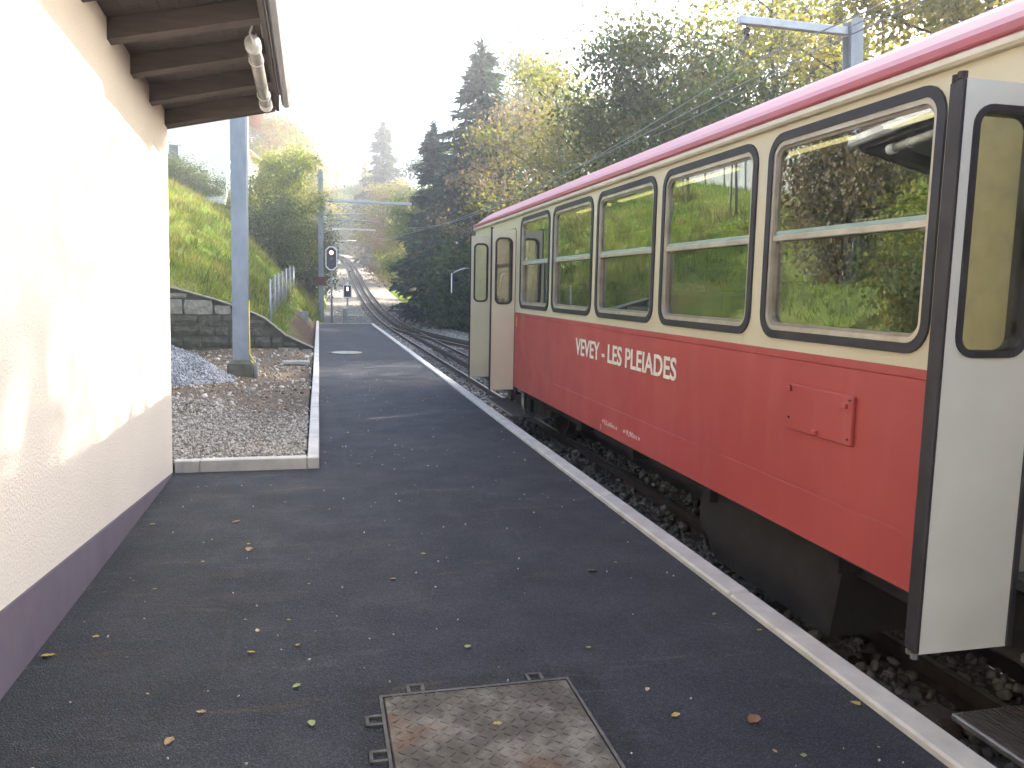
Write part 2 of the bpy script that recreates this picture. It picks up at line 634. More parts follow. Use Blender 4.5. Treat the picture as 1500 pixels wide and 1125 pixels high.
    M['steel_worn'] = pmat('worn_steel', (.30, .28, .26), (.18, .16, .15), 9, 6, .45, .6)
    M['step_rubber'] = pmat('step_mat', (.085, .065, .055), (.06, .048, .042), 5, 6, .8)
    M['lining'] = pmat('interior_lining', (.20, .20, .17), (.16, .16, .14), 2, 4, .6)
    M['ceiling'] = pmat('interior_ceiling', (.20, .21, .20), (.16, .17, .165), 2, 4, .5)
    M['floor'] = pmat('interior_floor', (.07, .07, .075), (.05, .05, .055), 4, 4, .6)
    M['seat'] = pmat('seat_cloth_blue', (.10, .18, .27), (.07, .14, .22), 14, 5, .85, bstr=.1)
    M['seat_shell'] = pmat('seat_shell', (.10, .12, .13), (.08, .09, .10), 8, 5, .5)
    M['chrome'] = pmat('chromed_tube', (.62, .63, .63), (.5, .5, .5), 10, 3, .2, .9)
    M['white_letter'] = pmat('lettering_cream', (.78, .74, .62), (.70, .66, .54), 12, 6, .5)
    M['pink_letter'] = pmat('lettering_pinkish', (.72, .52, .47), (.62, .40, .36), 30, 6, .5)
    M['orange'] = pmat('orange_sticker', (.75, .35, .05), (.65, .3, .05), 12, 4, .5)
    M['lamp_on'] = emit_mat('lit_tube', (1.0, .60, .30), .6)
    # track ----------------------------------------------------------------
    M['rail'] = pmat('rail_steel', (.085, .058, .045), (.05, .036, .03), 8, 7, .7, .3)
    M['rail_head'] = pmat('rail_head', (.42, .40, .38), (.30, .28, .27), 14, 4, .3, .9)
    M['rack'] = pmat('rack_steel', (.045, .040, .038), (.03, .026, .025), 10, 6, .6, .4)
    M['sleeper'] = pmat('sleeper_steel', (.10, .065, .045), (.06, .042, .032), 7, 7, .85)
    M['ballast_bed'] = pmat('ballast_ground', (.29, .27, .24), (.13, .118, .102), 26, 8, .95, bstr=1, bscale=30, bdist=.03, kind='World')
    M['stone'] = pmat('ballast_stone', (.20, .19, .18), (.12, .11, .10), 9, 5, .9, island=.55, kind='World')
    M['gravel'] = pmat('gravel_stone', (.46, .42, .36), (.33, .30, .26), 9, 5, .9, island=.45, kind='World')
    M['soil_stone'] = pmat('soil_stone', (.22, .17, .12), (.13, .10, .07), 9, 5, .95, island=.5, kind='World')
    M['gravel_grey'] = pmat('gravel_stone_grey', (.36, .365, .375), (.25, .255, .265), 9, 5, .9, island=.45, kind='World')
    M['chip'] = pmat('pale_chip', (.55, .52, .46), (.45, .42, .36), 9, 5, .9, island=.3, kind='World')
    # ground ---------------------------------------------------------------
    m, nt, out = new_mat('ground_earth_grass')
    v = coords(nt, 'World')
    sep = N(nt, 'ShaderNodeSeparateXYZ')
    ge = N(nt, 'ShaderNodeNewGeometry')
    nt.links.new(ge.outputs['Position'], sep.inputs[0])
    g1 = ramp(nt, noise(nt, v, .45, 6, .65), [(.32, (.10, .16, .028)), (.5, (.17, .22, .042)), (.68, (.28, .265, .08))])
    g2 = noise(nt, v, 14, 6, .7)
    g1 = mixc(nt, ramp(nt, g2, [(.45, 0.0), (.75, .6)]), g1, (.11, .095, .045))
    earth = ramp(nt, noise(nt, v, 3, 7, .7), [(.3, (.085, .055, .036)), (.7, (.16, .12, .085))])
    litter = ramp(nt, noise(nt, v, 7, 7, .75), [(.35, (.035, .025, .016)), (.6, (.075, .05, .028)), (.75, (.13, .09, .04))])
    # bare earth where the bank was cut, beside the kerb beyond the stone wall
    ex = math_n(nt, 'SUBTRACT', sep.outputs[0], math_n(nt, 'MULTIPLY_ADD', noise(nt, v, .6, 4), 2.0, -2.0))
    em = math_n(nt, 'MULTIPLY', math_n(nt, 'MULTIPLY', ex, 2.0, clamp=True),
                math_n(nt, 'MULTIPLY', math_n(nt, 'SUBTRACT', 33.0, sep.outputs[1]), .5, clamp=True))
    c = mixc(nt, em, g1, earth)
    rx = math_n(nt, 'MULTIPLY', math_n(nt, 'SUBTRACT', sep.outputs[0], math_n(nt, 'MULTIPLY_ADD', noise(nt, v, .5, 4), 2.0, 1.4)), 1.5, clamp=True)
    c = mixc(nt, rx, c, litter)
    principled(nt, out, c, .95, 0, .15, bump(nt, math_n(nt, 'ADD', g2, noise(nt, v, 60, 3)), .9, .05))
    M['ground'] = m
    M['dirt'] = pmat('yard_dirt', (.17, .125, .085), (.085, .062, .042), 2.2, 9, .95, bstr=1, bscale=40, bdist=.02, kind='World', lo=.3, hi=.7)
    M['grass_blade'] = leaf_mat('grass_blade', [(.085, .165, .024), (.155, .25, .038), (.27, .32, .065), (.40, .37, .13)], .4, .4)
    M['tuft_blade'] = leaf_mat('tuft_blade', [(.05, .10, .018), (.11, .16, .03), (.26, .22, .08), (.36, .29, .14)], .4, .3)
    M['block_light'] = pmat('rubble_block_pale', (.40, .37, .31), (.24, .22, .185), 9, 8, .95, bstr=.9, bscale=30, bdist=.02, island=.25)
    M['block_dark'] = pmat('rubble_block_dark', (.15, .14, .11), (.085, .085, .062), 8, 8, .95, bstr=.9, bscale=30, bdist=.02, island=.3)
    M['mortar_pale'] = pmat('coping_mortar', (.20, .185, .15), (.12, .115, .09), 8, 8, .95, bstr=.6, bscale=40)
    M['mortar'] = pmat('wall_mortar', (.13, .12, .095), (.085, .08, .062), 8, 8, .95, bstr=.6, bscale=40)
    # steel furniture
    M['galv'] = pmat('galvanised_steel', (.34, .36, .385), (.25, .27, .295), 4, 7, .5, .35, stretch=(1, 1, .4))
    M['galv_pale'] = pmat('galvanised_steel_pale', (.55, .57, .60), (.45, .47, .5), 4, 6, .5, .3)
    M['rust_band'] = pmat('rust_red_plate', (.22, .075, .05), (.14, .05, .035), 10, 6, .8)
    M['yellow_cable'] = pmat('yellow_cable', (.65, .55, .06), (.55, .45, .05), 10, 4, .5)
    M['wire'] = pmat('copper_wire', (.22, .23, .25), (.16, .17, .19), 10, 3, .6)
    M['insulator'] = pmat('insulator_brown', (.12, .05, .035), (.08, .035, .03), 10, 3, .3)
    M['sig_black'] = pmat('signal_black', (.02, .02, .022), (.03, .03, .032), 10, 3, .6)
    M['sig_white'] = pmat('signal_white', (.9, .9, .9), (.84, .84, .84), 10, 3, .5)
    M['lens_off'] = pmat('signal_lens', (.03, .03, .035), (.05, .05, .05), 10, 3, .15)
    M['lens_orange'] = emit_mat('signal_lit_orange', (1.0, .45, .22), 2.6)
    M['lens_red'] = emit_mat('signal_lit_red', (1.0, .42, .32), 2.2)
    M['wire_mesh'] = pmat('fence_wire', (.25, .255, .25), (.2, .2, .2), 10, 3, .5, .4)
    # manhole
    m, nt, out = new_mat('rusty_tread_plate')
    v = coords(nt, 'Object')
    c = ramp(nt, noise(nt, v, 5, 8, .7), [(.30, (.045, .036, .028)), (.48, (.09, .075, .056)), (.64, (.21, .185, .15))])
    c = mixc(nt, math_n(nt, 'MULTIPLY', ramp(nt, noise(nt, v, 2.4, 6, .6, .5), [(.55, 0.0), (.7, 1.0)]), .6), c, (.20, .095, .045))
    c = mixc(nt, math_n(nt, 'MULTIPLY', ramp(nt, noise(nt, v, 60, 5, .7), [(.55, 0.0), (.75, 1.0)]), .5), c, (.045, .035, .028))
    principled(nt, out, c, .75, .25, .4, bump(nt, noise(nt, v, 50, 5), .4, .004))
    M['tread'] = m
    M['iron'] = pmat('cast_iron', (.13, .12, .11), (.075, .068, .06), 12, 7, .7, .4)
    # trees ----------------------------------------------------------------
    M['bark'] = pmat('bark', (.075, .06, .048), (.035, .028, .023), 7, 7, .95, stretch=(1, 1, .25), bstr=.8, bscale=14, bdist=.03)
    M['bark_pale'] = pmat('bark_pale', (.26, .24, .21), (.13, .12, .10), 7, 7, .95, stretch=(1, 1, .4), bstr=.6, bscale=14, bdist=.02)
    M['leaf_dark'] = leaf_mat('leaf_dark_green', [(.028, .058, .020), (.050, .095, .028), (.080, .13, .034), (.13, .165, .042)], .45)
    M['leaf_green'] = leaf_mat('leaf_green', [(.035, .075, .015), (.06, .115, .022), (.10, .15, .03), (.17, .18, .035)], .45)
    M['leaf_yellowgreen'] = leaf_mat('leaf_yellow_green', [(.07, .11, .02), (.13, .16, .03), (.22, .20, .04), (.30, .22, .05)], .5)
    M['leaf_sunlit'] = leaf_mat('leaf_sunlit_green', [(.10, .17, .03), (.17, .23, .04), (.28, .28, .06), (.38, .30, .08)], .5)  # sunlight on the round bush's top put into the leaf colour
    M['leaf_yellow'] = leaf_mat('leaf_yellow', [(.10, .12, .03), (.19, .18, .04), (.29, .24, .06), (.25, .16, .05)], .5)
    M['leaf_rust'] = leaf_mat('leaf_rust', [(.08, .09, .03), (.17, .10, .045), (.24, .13, .06), (.28, .19, .07)], .45)
    M['leaf_pink'] = leaf_mat('leaf_faded', [(.10, .10, .05), (.18, .14, .09), (.24, .18, .13), (.22, .20, .08)], .45)
    M['leaf_mixed'] = leaf_mat('leaf_turning', [(.03, .06, .015), (.06, .10, .02), (.11, .12, .03), (.24, .15, .04)], .42, .3)
    M['needle'] = leaf_mat('needle_dark', [(.022, .046, .040), (.040, .074, .062), (.064, .105, .082)], .28)
    M['needle_blue'] = leaf_mat('needle_blue', [(.03, .055, .05), (.045, .08, .07), (.06, .095, .085)], .25)
    M['ivy'] = leaf_mat('ivy', [(.05, .09, .03), (.09, .13, .05), (.14, .17, .08)], .35)
    M['fallen'] = {}
    for k, c in (('yellow', (.44, .33, .09)), ('tan', (.38, .25, .12)), ('brown', (.22, .11, .055)), ('green', (.30, .36, .12)), ('pale', (.55, .48, .28))):
        M['fallen'][k] = pmat('fallen_leaf_' + k, c, tuple(x * .7 for x in c), 40, 5, .7, kind='Object')
    # houses
    M['house_white'] = pmat('house_white_render', (.78, .76, .70), (.70, .68, .62), 1, 5, .9)
    M['house_roof'] = pmat('house_roof_tile', (.20, .10, .07), (.13, .07, .05), 5, 6, .85)
    M['house_wood'] = pmat('house_brown_wood', (.20, .09, .05), (.13, .06, .035), 4, 5, .7, stretch=(4, 4, .6))
    M['pane'] = glass_mat('house_pane', (.25, .28, .30), .05)
    M['tarp'] = pmat('pale_sheeting', (.26, .28, .30), (.20, .22, .24), 2, 6, .6, bstr=.6, bscale=4, bdist=.1)


make_materials()

# ------------------------------------------------------------------ ground and trackbed
xs = np.unique(np.round(np.concatenate([np.arange(-90, -20, 5), np.arange(-20, -6, 1.0), np.arange(-6, 1.2, .3),
                                        np.arange(1.2, 10, 1.1), np.arange(10, 30, 2.5), np.arange(30, 121, 10)]), 3))
ys = np.unique(np.round(np.concatenate([np.arange(-60, 0, 6), np.arange(0, 18, 1.0), [18.58, 18.64], np.arange(19, 50, .6),
                                        np.arange(50, 100, 2), np.arange(100, 180, 5), np.arange(180, 301, 15)]), 3))
XX, YY = np.meshgrid(xs, ys)
ZZ = ground_z(XX.ravel(), YY.ravel())
rough = rng.normal(size=ZZ.shape) * .05
ZZ = ZZ + np.where((XX.ravel() < np.interp(YY.ravel(), XLY, XLX) - .3) & (YY.ravel() > 18.7), rough, 0)
V = np.stack([XX.ravel(), YY.ravel(), ZZ], 1)
nx, ny = len(xs), len(ys)
ii = (np.arange(ny - 1)[:, None] * nx + np.arange(nx - 1)[None]).ravel()
F = np.stack([ii, ii + 1, ii + nx + 1, ii + nx], 1)
ground = tag(np_mesh('ground', V, F, M['ground'], None, True), kind='structure')

# trackbed: gravel formation in two strips (beside the platform, then open line)
bed = MB()
path_y = list(np.arange(-30, 34.3, 1.5)) + list(np.arange(34.4, 176, 2.0))
vs, fs = [], []
for i, y in enumerate(path_y):
    tx, tz = float(track_x(y)), float(track_z(y))
    xl = 2.21 if y < 34.3 else float(np.interp(y, XLY, XLX)) + .05
    xr = float(np.interp(y, [-30, 20, 30, 40, 55, 70, 175], [9.4, 9.4, 7.8, 6.6, 6.3, 6.2, tx + 2.2])) if y < 100 else tx + 2.3
    row = [xl, (xl + tx - 1.1) / 2, tx - 1.1, tx - .4, tx + .4, tx + 1.1, (xr + tx + 1.1) / 2, xr]
    for k, x in enumerate(row):
        dz = -.13 + (.0 if 2 <= k <= 5 else -.04) + random.uniform(-.012, .012)
        if y >= 34.3 and k == 0:
            dz = -.10
        vs.append((x, y, tz + dz))
for i in range(len(path_y) - 1):
    if path_y[i] < 34.3 <= path_y[i + 1] and False:
        continue
    for k in range(7):
        a = i * 8 + k
        fs.append((a, a + 1, a + 9, a + 8))
bed.add(vs, fs)
trackbed = tag(bed.build('trackbed', M['ballast_bed'], None, True), kind='structure')

# ------------------------------------------------------------------ sunlit autumn air
hzm, hnt, hout = new_mat('haze_air')
pv = N(hnt, 'ShaderNodeVolumePrincipled')
pv.inputs['Color'].default_value = (.92, .95, 1.0, 1)
pv.inputs['Density'].default_value = .0024
pv.inputs['Anisotropy'].default_value = .35
pv.inputs['Density Attribute'].default_value = ''
hzm.cycles.homogeneous_volume = True
hnt.links.new(pv.outputs[0], hout.inputs['Volume'])
hz_o = MB().box(-95, 125, -65, 305, -8, 42).build('haze', hzm)
tag(hz_o, kind='stuff')

# ------------------------------------------------------------------ platform
pl = MB()
# one L-shaped slab
poly = [(-1.19, -6), (2.075, -6), (2.075, 34.0), (-.008, 34.0), (-.008, 7.15), (-1.19, 7.15)]
pl.prism(poly, 'z', -.34, 0)
platform = slope_obj(pl.build('platform', M['asphalt'], None))
tag(platform, kind='structure')


def add_piece(proto, name, parent, loc, rot=(0, 0, 0), scale=(1, 1, 1), m=None):
    o = bpy.data.objects.new(name, proto)
    COL.objects.link(o)
    o.parent = parent
    o.location = loc
    o.rotation_euler = rot
    o.scale = scale
    if m:
        o.material_slots[0].link = 'OBJECT'
        o.material_slots[0].material = m
    return o


def proto_mesh(mb, name, m):
    o = mb.build(name, m)
    me = o.data
    bpy.data.objects.remove(o)
    return me


ks = proto_mesh(MB().cbox(0, .128, 0, 1.988, -.46, .028, .010), 'kerb_stone', M['kerb'])
for i in range(20):
    add_piece(ks, 'kerb_stone', platform, (2.079 + random.uniform(-.002, .002), -6 + .2 + 1.9 - 2.32 + i * 2.0, random.uniform(-.002, .002)),
              (random.uniform(-.0008, .0008), 0, random.uniform(-.0008, .0008)))
kl = proto_mesh(MB().cbox(-.10, 0, 0, .994, -.2, .10, .008), 'kerb_stone', M['kerb'])
for i in range(27):
    add_piece(kl, 'kerb_stone', platform, (-.011 + random.uniform(-.002, .002), 7.155 + i, random.uniform(-.003, .003)), (random.uniform(-.001, .001), 0, 0))
kf = proto_mesh(MB().cbox(0, 1, 0, .10, -.2, .10, .008), 'kerb_stone', M['kerb'])
add_piece(kf, 'kerb_stone', platform, (-1.188, 7.153, .0), scale=(.195, 1, 1))
add_piece(kf, 'kerb_stone', platform, (-.989, 7.155, .001), scale=(.875, 1, 1))
kend = proto_mesh(MB().cbox(0, 2.07, 0, .1, -.3, .012, .008), 'kerb_stone', M['kerb'])
add_piece(kend, 'kerb_stone', platform, (-.005, 34.003, 0))

# ------------------------------------------------------------------ yard beside the platform (dirt and gravel)
yx = np.arange(-3.5, -.10, .07)
yy = np.arange(7.26, 18.75, .07)
YX, YY2 = np.meshgrid(yx, yy)


def vnoise(x, y, r, s, oct=4):
    out = np.zeros_like(x)
    a = 1.0
    for _ in range(oct):
        for _k in range(5):
            an = r.uniform(0, 2 * np.pi)
            ph = r.uniform(0, 2 * np.pi)
            out = out + a * np.sin((x * np.cos(an) + y * np.sin(an)) * s * r.uniform(.7, 1.4) + ph) / 3
        s *= 2.1
        a *= .5
    return out


def yard_h(x, s):
    r = np.random.default_rng(3)
    base = vnoise(x, s, r, 1.6)
    k = np.clip((s - 10.5) / 2.5, 0, 1)
    h = .055 + base * (.008 + .045 * k) - .02 * k
    # trough and mound of dug soil near the kerb
    h = h - .10 * np.exp(-(((x + .45) / .35) ** 2 + ((s - 14.2) / .5) ** 2)) + .10 * np.exp(-(((x + 2.0) / .5) ** 2 + ((s - 10.6) / .5) ** 2))
    h = h + .10 * np.exp(-((s - 18.2) / .7) ** 2)
    # level with the kerb near it
    return np.minimum(h, .085 + .3 * np.clip(-x - .25, 0, 1))


YH = yard_h(YX, YY2)
Vy = np.stack([YX.ravel(), YY2.ravel(), YH.ravel()], 1)
nyx, nyy = len(yx), len(yy)
ii = (np.arange(nyy - 1)[:, None] * nyx + np.arange(nyx - 1)[None]).ravel()
yard = slope_obj(np_mesh('dirt_yard', Vy, np.stack([ii, ii + 1, ii + nyx + 1, ii + nyx], 1), M['dirt'], None, True))
tag(yard, kind='structure')

r = np.random.default_rng(11)
n = 13000
px = r.uniform(-2.2, -.125, n)
ps = 7.28 + r.beta(1.0, 1.5, n) * 5.2
edge = 10.3 + .8 * np.sin(px * 3.1) + r.normal(0, .5, n)
keep = ps < edge
px, ps = px[keep], ps[keep]
P = np.stack([px, ps, yard_h(px, ps) + r.uniform(-.004, .012, len(px))], 1)
gravel = slope_obj(stones('gravel', P, r.uniform(.007, .0165, len(P)), M['gravel'], r))
tag(gravel, 'grey and tan gravel filling the kerbed bed beside the station wall', 'gravel', kind='stuff')
n = 2600
px, ps = r.uniform(-3.2, -.125, n), r.uniform(10, 18.3, n)
P = np.stack([px, ps, yard_h(px, ps) + .004], 1)
rub = slope_obj(stones('loose_stones', P, np.clip(r.lognormal(-4.5, .5, n), .005, .05), M['soil_stone'], r))
tag(rub, 'scattered stones lying in the brown dug soil', 'stones', kind='stuff')

n = 1500
px, ps = r.uniform(-3.0, -.13, n), r.uniform(9.8, 18.2, n)
P = np.stack([px, ps, yard_h(px, ps) + .006], 1)
rub2 = slope_obj(stones('pale_rubble', P, np.clip(r.lognormal(-4.3, .6, n), .006, .06), M['gravel'], r))
tag(rub2, 'pale rubble strewn over the dug soil behind the gravel bed', 'rubble', kind='stuff')

# gravel heap --------------------------------------------------------------
HC = (-2.32, 13.75)


def heap_h(x, s):
    d = np.sqrt(((x - HC[0]) / 1.0) ** 2 + ((s - HC[1]) / .85) ** 2)
    return .60 * np.clip(1 - d, 0, 1) ** .9 - .02 + .02 * np.sin(9 * x + 5 * s)


hx = np.linspace(-1.12, 1.12, 40)
HX, HY = np.meshgrid(hx + HC[0], hx + HC[1])
hz = heap_h(HX, HY) + .0 + np.where(heap_h(HX, HY) > 0, .03, -.05)
ii = (np.arange(39)[:, None] * 40 + np.arange(39)[None]).ravel()
hroot = thing('gravel_heap', 'cone of blue grey gravel heaped beside the mast footing', 'gravel heap', W(HC[0], HC[1], 0), (G, 0, 0))
hv = np.stack([HX.ravel() - HC[0], HY.ravel() - HC[1], hz.ravel()], 1)
np_mesh('mound', hv, np.stack([ii, ii + 1, ii + 41, ii + 40], 1), M['gravel_grey'], hroot, True)
n = 5200
a, d = r.uniform(0, 2 * np.pi, n), np.sqrt(r.uniform(0, 1.1, n))
px, ps = HC[0] + np.cos(a) * d * 1.0, HC[1] + np.sin(a) * d * .85
P = np.stack([px - HC[0], ps - HC[1], np.maximum(heap_h(px, ps), .0) + .03 + r.uniform(-.005, .012, n)], 1)
tag(stones('heap_stones', P, r.uniform(.010, .022, n), M['gravel_grey'], r, hroot), kind='stuff')

# ------------------------------------------------------------------ ballast stones near the platform
n = 9500
px = r.uniform(2.22, 4.9, n)
ps = 1.2 + r.beta(1, 1.8, n) * 26
prof = np.interp(px, [2.2, 2.6, 3.1, 4.6, 5.0], [-.56, -.535, -.53, -.53, -.55])
P = np.stack([px, ps, prof + r.uniform(-.02, .03, n)], 1)
keep = (np.abs(px - 3.3) > .05) & (np.abs(px - 4.3) > .05)
P = P[keep]
bal = slope_obj(stones('ballast', P, r.uniform(.022, .045, len(P)), M['stone'], r))
tag(bal, 'dark crushed stone ballast around the rails beside the platform', 'ballast', kind='stuff')
# coarser gravel of the open line
n = 7000
py = 27 + r.beta(1, 2.6, n) * 40
xl = np.interp(py, XLY, XLX) + .4
xl = np.where(py < 34.4, 2.3, xl)
px = xl + r.uniform(0, 1, n) * (6.6 - xl)
pz = track_z(py) - .145 + r.uniform(-.01, .03, n)
P = np.stack([px, py, pz], 1)
bal2 = stones('line_ballast', P, r.uniform(.025, .045, n), M['gravel'], r)
tag(bal2, 'pale ballast scattered over the open line beyond the platform', 'ballast', kind='stuff')

# ------------------------------------------------------------------ tracks
RAILP = [(-.055, -.12), (.055, -.12), (.055, -.108), (.010, -.095), (.010, -.035), (.028, -.025), (.028, 0), (-.028, 0), (-.028, -.025), (-.010, -.035), (-.010, -.095), (-.055, -.108)]
HEADP = [(-.024, .0), (.024, .0), (.020, .003), (-.020, .003)]


def track(name, label, pathf, y0, y1, step, sl_to, rack=True):
    """pathf(y) -> Vector centre of the rail-head plane"""
    root = thing(name, label, 'railway track', pathf(y0))
    o = Vector(pathf(y0))
    ysn = list(np.arange(y0, y1, step)) + [y1]
    pts = [Vector(pathf(y)) - o for y in ysn]

    def off(d, h=0):
        res = []
        for i, p in enumerate(pts):
            t = (pts[min(i + 1, len(pts) - 1)] - pts[max(i - 1, 0)]).normalized()
            rgt = t.cross(Vector((0, 0, 1))).normalized()
            res.append(p + rgt * d + Vector((0, 0, h)))
        return res
    for s in (-.5, .5):
        ra = MB().sweep(RAILP, off(s)).build('rail', M['rail'], root)
        MB().sweep(HEADP, off(s)).build('rail_head', M['rail_head'], ra)
    if rack:
        rk = MB()
        rk.sweep([(-.05, -.10), (-.02, -.10), (-.02, .03), (-.05, .03)], off(0))
        rk.sweep([(.02, -.10), (.05, -.10), (.05, .03), (.02, .03)], off(0))
        rr = rk.build('rack_rail', M['rack'], root)
        tt = MB()
        L = 0
        for i in range(len(pts) - 1):
            if ysn[i] > 45:
                break
            a, b = off(0)[i], off(0)[i + 1]
            nn = int((b - a).length / .12)
            for k in range(nn):
                p = a.lerp(b, (k + .5) / nn)
                tt.box(p.x - .021, p.x + .021, p.y - .025, p.y + .025, p.z - .05, p.z + .022)
        tag(tt.build('rack_teeth', M['rack'], rr), kind='stuff')
    sp = proto_mesh(MB().prism([(-.12, -.15), (.12, -.15), (.09, -.112), (-.09, -.112)], 'x', -.9, .9), 'sleeper', M['sleeper'])
    y = y0 + .3
    while y < sl_to:
        p = Vector(pathf(y)) - o
        q = Vector(pathf(y + .1)) - o
        t = (q - p).normalized()
        ob = add_piece(sp, 'sleeper', root, p, (math.asin(t.z), 0, -math.atan2(t.x, t.y)))
        y += .75
    return root


def main_path(y):
    return Vector((float(track_x(y)), y, float(track_z(y))))


def side_path(y):
    x = float(np.interp(y, np.arange(-30, 50, 2.0), [7.25 - 3.42 * (lambda u: u * u * (3 - 2 * u))(min(1, max(0, (yy_ - 12) / 30.0))) for yy_ in np.arange(-30, 50, 2.0)]))
    return Vector((x, y, float(track_z(y)) - .004))


track('rack_railway_track', 'rack railway track running under the coach and up the valley', main_path, -12, 172, 1.0, 60)
track('siding_track', 'second rack track branching off to the right behind the coach', side_path, -12, 40.5, 1.0, 40, True)

# ------------------------------------------------------------------ station building
BY = 7.1
bld = thing('station_building', 'cream roughcast station building with dark plinth and open rafter eaves', 'station building', (-1.2, BY, .6))
bo = (-1.2, BY, .6)
BROT = 0.0
MB().box(-6.5, -1.2, -8, BY, .615, 3.58).build('wall', M['render'], bld, off=bo)
MB().box(-6.45, -1.192, -8, BY - .006, -1.2, .613).build('plinth', M['plinth'], bld, off=bo)
# roof: rises outwards over the platform
def roof_z(x):
    return 3.455 + (x + 1.2) * .24


roof = MB().prism([(-6.6, 3.61), (-1.2, 3.61), (-.30, roof_z(-.30) + .15), (-.30, roof_z(-.30) + .21), (-1.2, 3.66 + .03), (-6.6, 3.66)], 'y', -8.2, BY + .02)
ro = roof.build('roof', M['roof_sheet'], bld, off=bo)
sof = MB()
for k in range(9):     # soffit boards run along the eave
    x0 = -1.2 + k * .1
    sof = MB().add([(x0 + .002, -8.2, roof_z(x0) + .125), (x0 + .098, -8.2, roof_z(x0 + .1) + .125), (x0 + .098, BY + .01, roof_z(x0 + .1) + .125), (x0 + .002, BY + .01, roof_z(x0) + .125),
                    (x0 + .002, -8.2, roof_z(x0) + .146), (x0 + .098, -8.2, roof_z(x0 + .1) + .146), (x0 + .098, BY + .01, roof_z(x0 + .1) + .146), (x0 + .002, BY + .01, roof_z(x0) + .146)],
                   [(0, 1, 2, 3), (7, 6, 5, 4), (0, 4, 5, 1), (1, 5, 6, 2), (2, 6, 7, 3), (3, 7, 4, 0)])
    sof.build('soffit_board', M['wood_dark'], ro, off=bo)
y = BY - .11
k = 0
while y > -2:
    MB().prism([(-1.6, roof_z(-1.6)), (-.34, roof_z(-.34)), (-.34, roof_z(-.34) + .123), (-1.6, roof_z(-1.6) + .123)], 'y', y, y + .10).build('rafter', M['wood_rafter'], ro, off=bo)
    y -= .60
MB().prism([(-1.21, roof_z(-1.2) - .0), (-.345, roof_z(-.345) - .0), (-.345, roof_z(-.345) + .19), (-1.21, roof_z(-1.2) + .19)], 'y', BY + .011, BY + .035).build('verge_board', M['wood_rafter'], ro, off=bo)
MB().box(-.338, -.312, -8.2, BY + .03, roof_z(-.33) + .0, roof_z(-.33) + .19).build('fascia_board', M['wood_dark'], ro, off=bo)
gut = MB()
gp = [(-.30, .05), (-.295, -.01), (-.27, -.035), (-.235, -.03), (-.21, 0), (-.205, .06), (-.212, .06), (-.217, .004), (-.238, -.022), (-.268, -.027), (-.287, -.005), (-.292, .05)]
gut.prism([(a, b + roof_z(-.27) + .06) for a, b in gp], 'y', -8.2, BY + .06)
gut.build('gutter', M['zinc'], ro, off=bo)

# tube lamp hung under the eave
lamp = thing('tube_lamp', 'unlit clear tube lamp hanging under the eave at its outer edge', 'lamp', (-.40, 6.1, 3.60))
lo = (-.40, 6.1, 3.60)
MB().tube([(-.40, 5.5, 3.6), (-.40, 6.72, 3.6)], .043, 14).build('tube', M['acrylic'], lamp, True, off=lo)
for a, b in ((5.44, 5.52), (6.70, 6.78)):
    MB().tube([(-.40, a, 3.6), (-.40, b, 3.6)], .052, 14).build('end_cap', M['cap_white'], lamp, True, off=lo)
MB().tube([(-.40, 5.48, 3.6), (-.40, 5.41, 3.6), (-.41, 5.36, 3.63), (-.39, 5.34, 3.68), (-.36, 5.37, 3.715), (-.345, 5.44, 3.72), (-.345, 5.6, 3.70)], .008, 6).build('cable', M['cable'], lamp, True, off=lo)
for yk in (5.75, 6.5):
    MB().tube([(-.40, yk, 3.64), (-.40, yk, 3.78)], .008, 6).build('hanger', M['zinc'], lamp, off=lo)
    MB().tube([(-.40 + .047 * math.cos(t), yk, 3.6 + .047 * math.sin(t)) for t in np.linspace(0, 2 * math.pi, 14)], .005, 5).build('clip', M['zinc'], lamp, off=lo)

# ------------------------------------------------------------------ the coach
CO = (3.8, 6.48, -.42)
coach = thing('railway_coach', 'red and cream railway coach standing at the platform with its doors open', 'railway coach', W(*CO), (G, 0, 0))
XS0, XS1 = 2.5, 5.1          # body sides
S0, S1 = -.17, 13.13         # body ends
DN, DF = (1.05, 2.54), (10.36, 11.90)   # doorways
NB, NW, NR = .305, 1.285, 2.51


def cb(mb, name, m, parent=coach, smooth=False):
    return mb.build(name, m, parent, smooth, off=CO)


def rrect(a0, a1, b0, b1, rad, seg=6):
    pts = []
    for ca, cb_, st in ((a1 - rad, b1 - rad, 0), (a0 + rad, b1 - rad, 90), (a0 + rad, b0 + rad, 180), (a1 - rad, b0 + rad, 270)):
        for k in range(seg + 1):
            t = math.radians(st + 90 * k / seg)
            pts.append((ca + rad * math.cos(t), cb_ + rad * math.sin(t)))
    return pts


def plate(outer, holes, x, th):
    """plate in the (s,n) plane at across = x .. x+th, with holes"""
    bm = bmesh.new()
    for loop in [outer] + holes:
        vsn = [bm.verts.new((x, p[0], p[1])) for p in loop]
        for i in range(len(vsn)):
            bm.edges.new((vsn[i], vsn[(i + 1) % len(vsn)]))
    bmesh.ops.triangle_fill(bm, use_beauty=True, edges=list(bm.edges), normal=(-1, 0, 0))
    geom = bmesh.ops.extrude_face_region(bm, geom=list(bm.faces))
    for v in [g for g in geom['geom'] if isinstance(g, bmesh.types.BMVert)]:
        v.co.x += th
    bm.verts.index_update()
    mb = MB().add([v.co[:] for v in bm.verts], [[v.index for v in f.verts] for f in bm.faces])
    bm.free()
    return mb


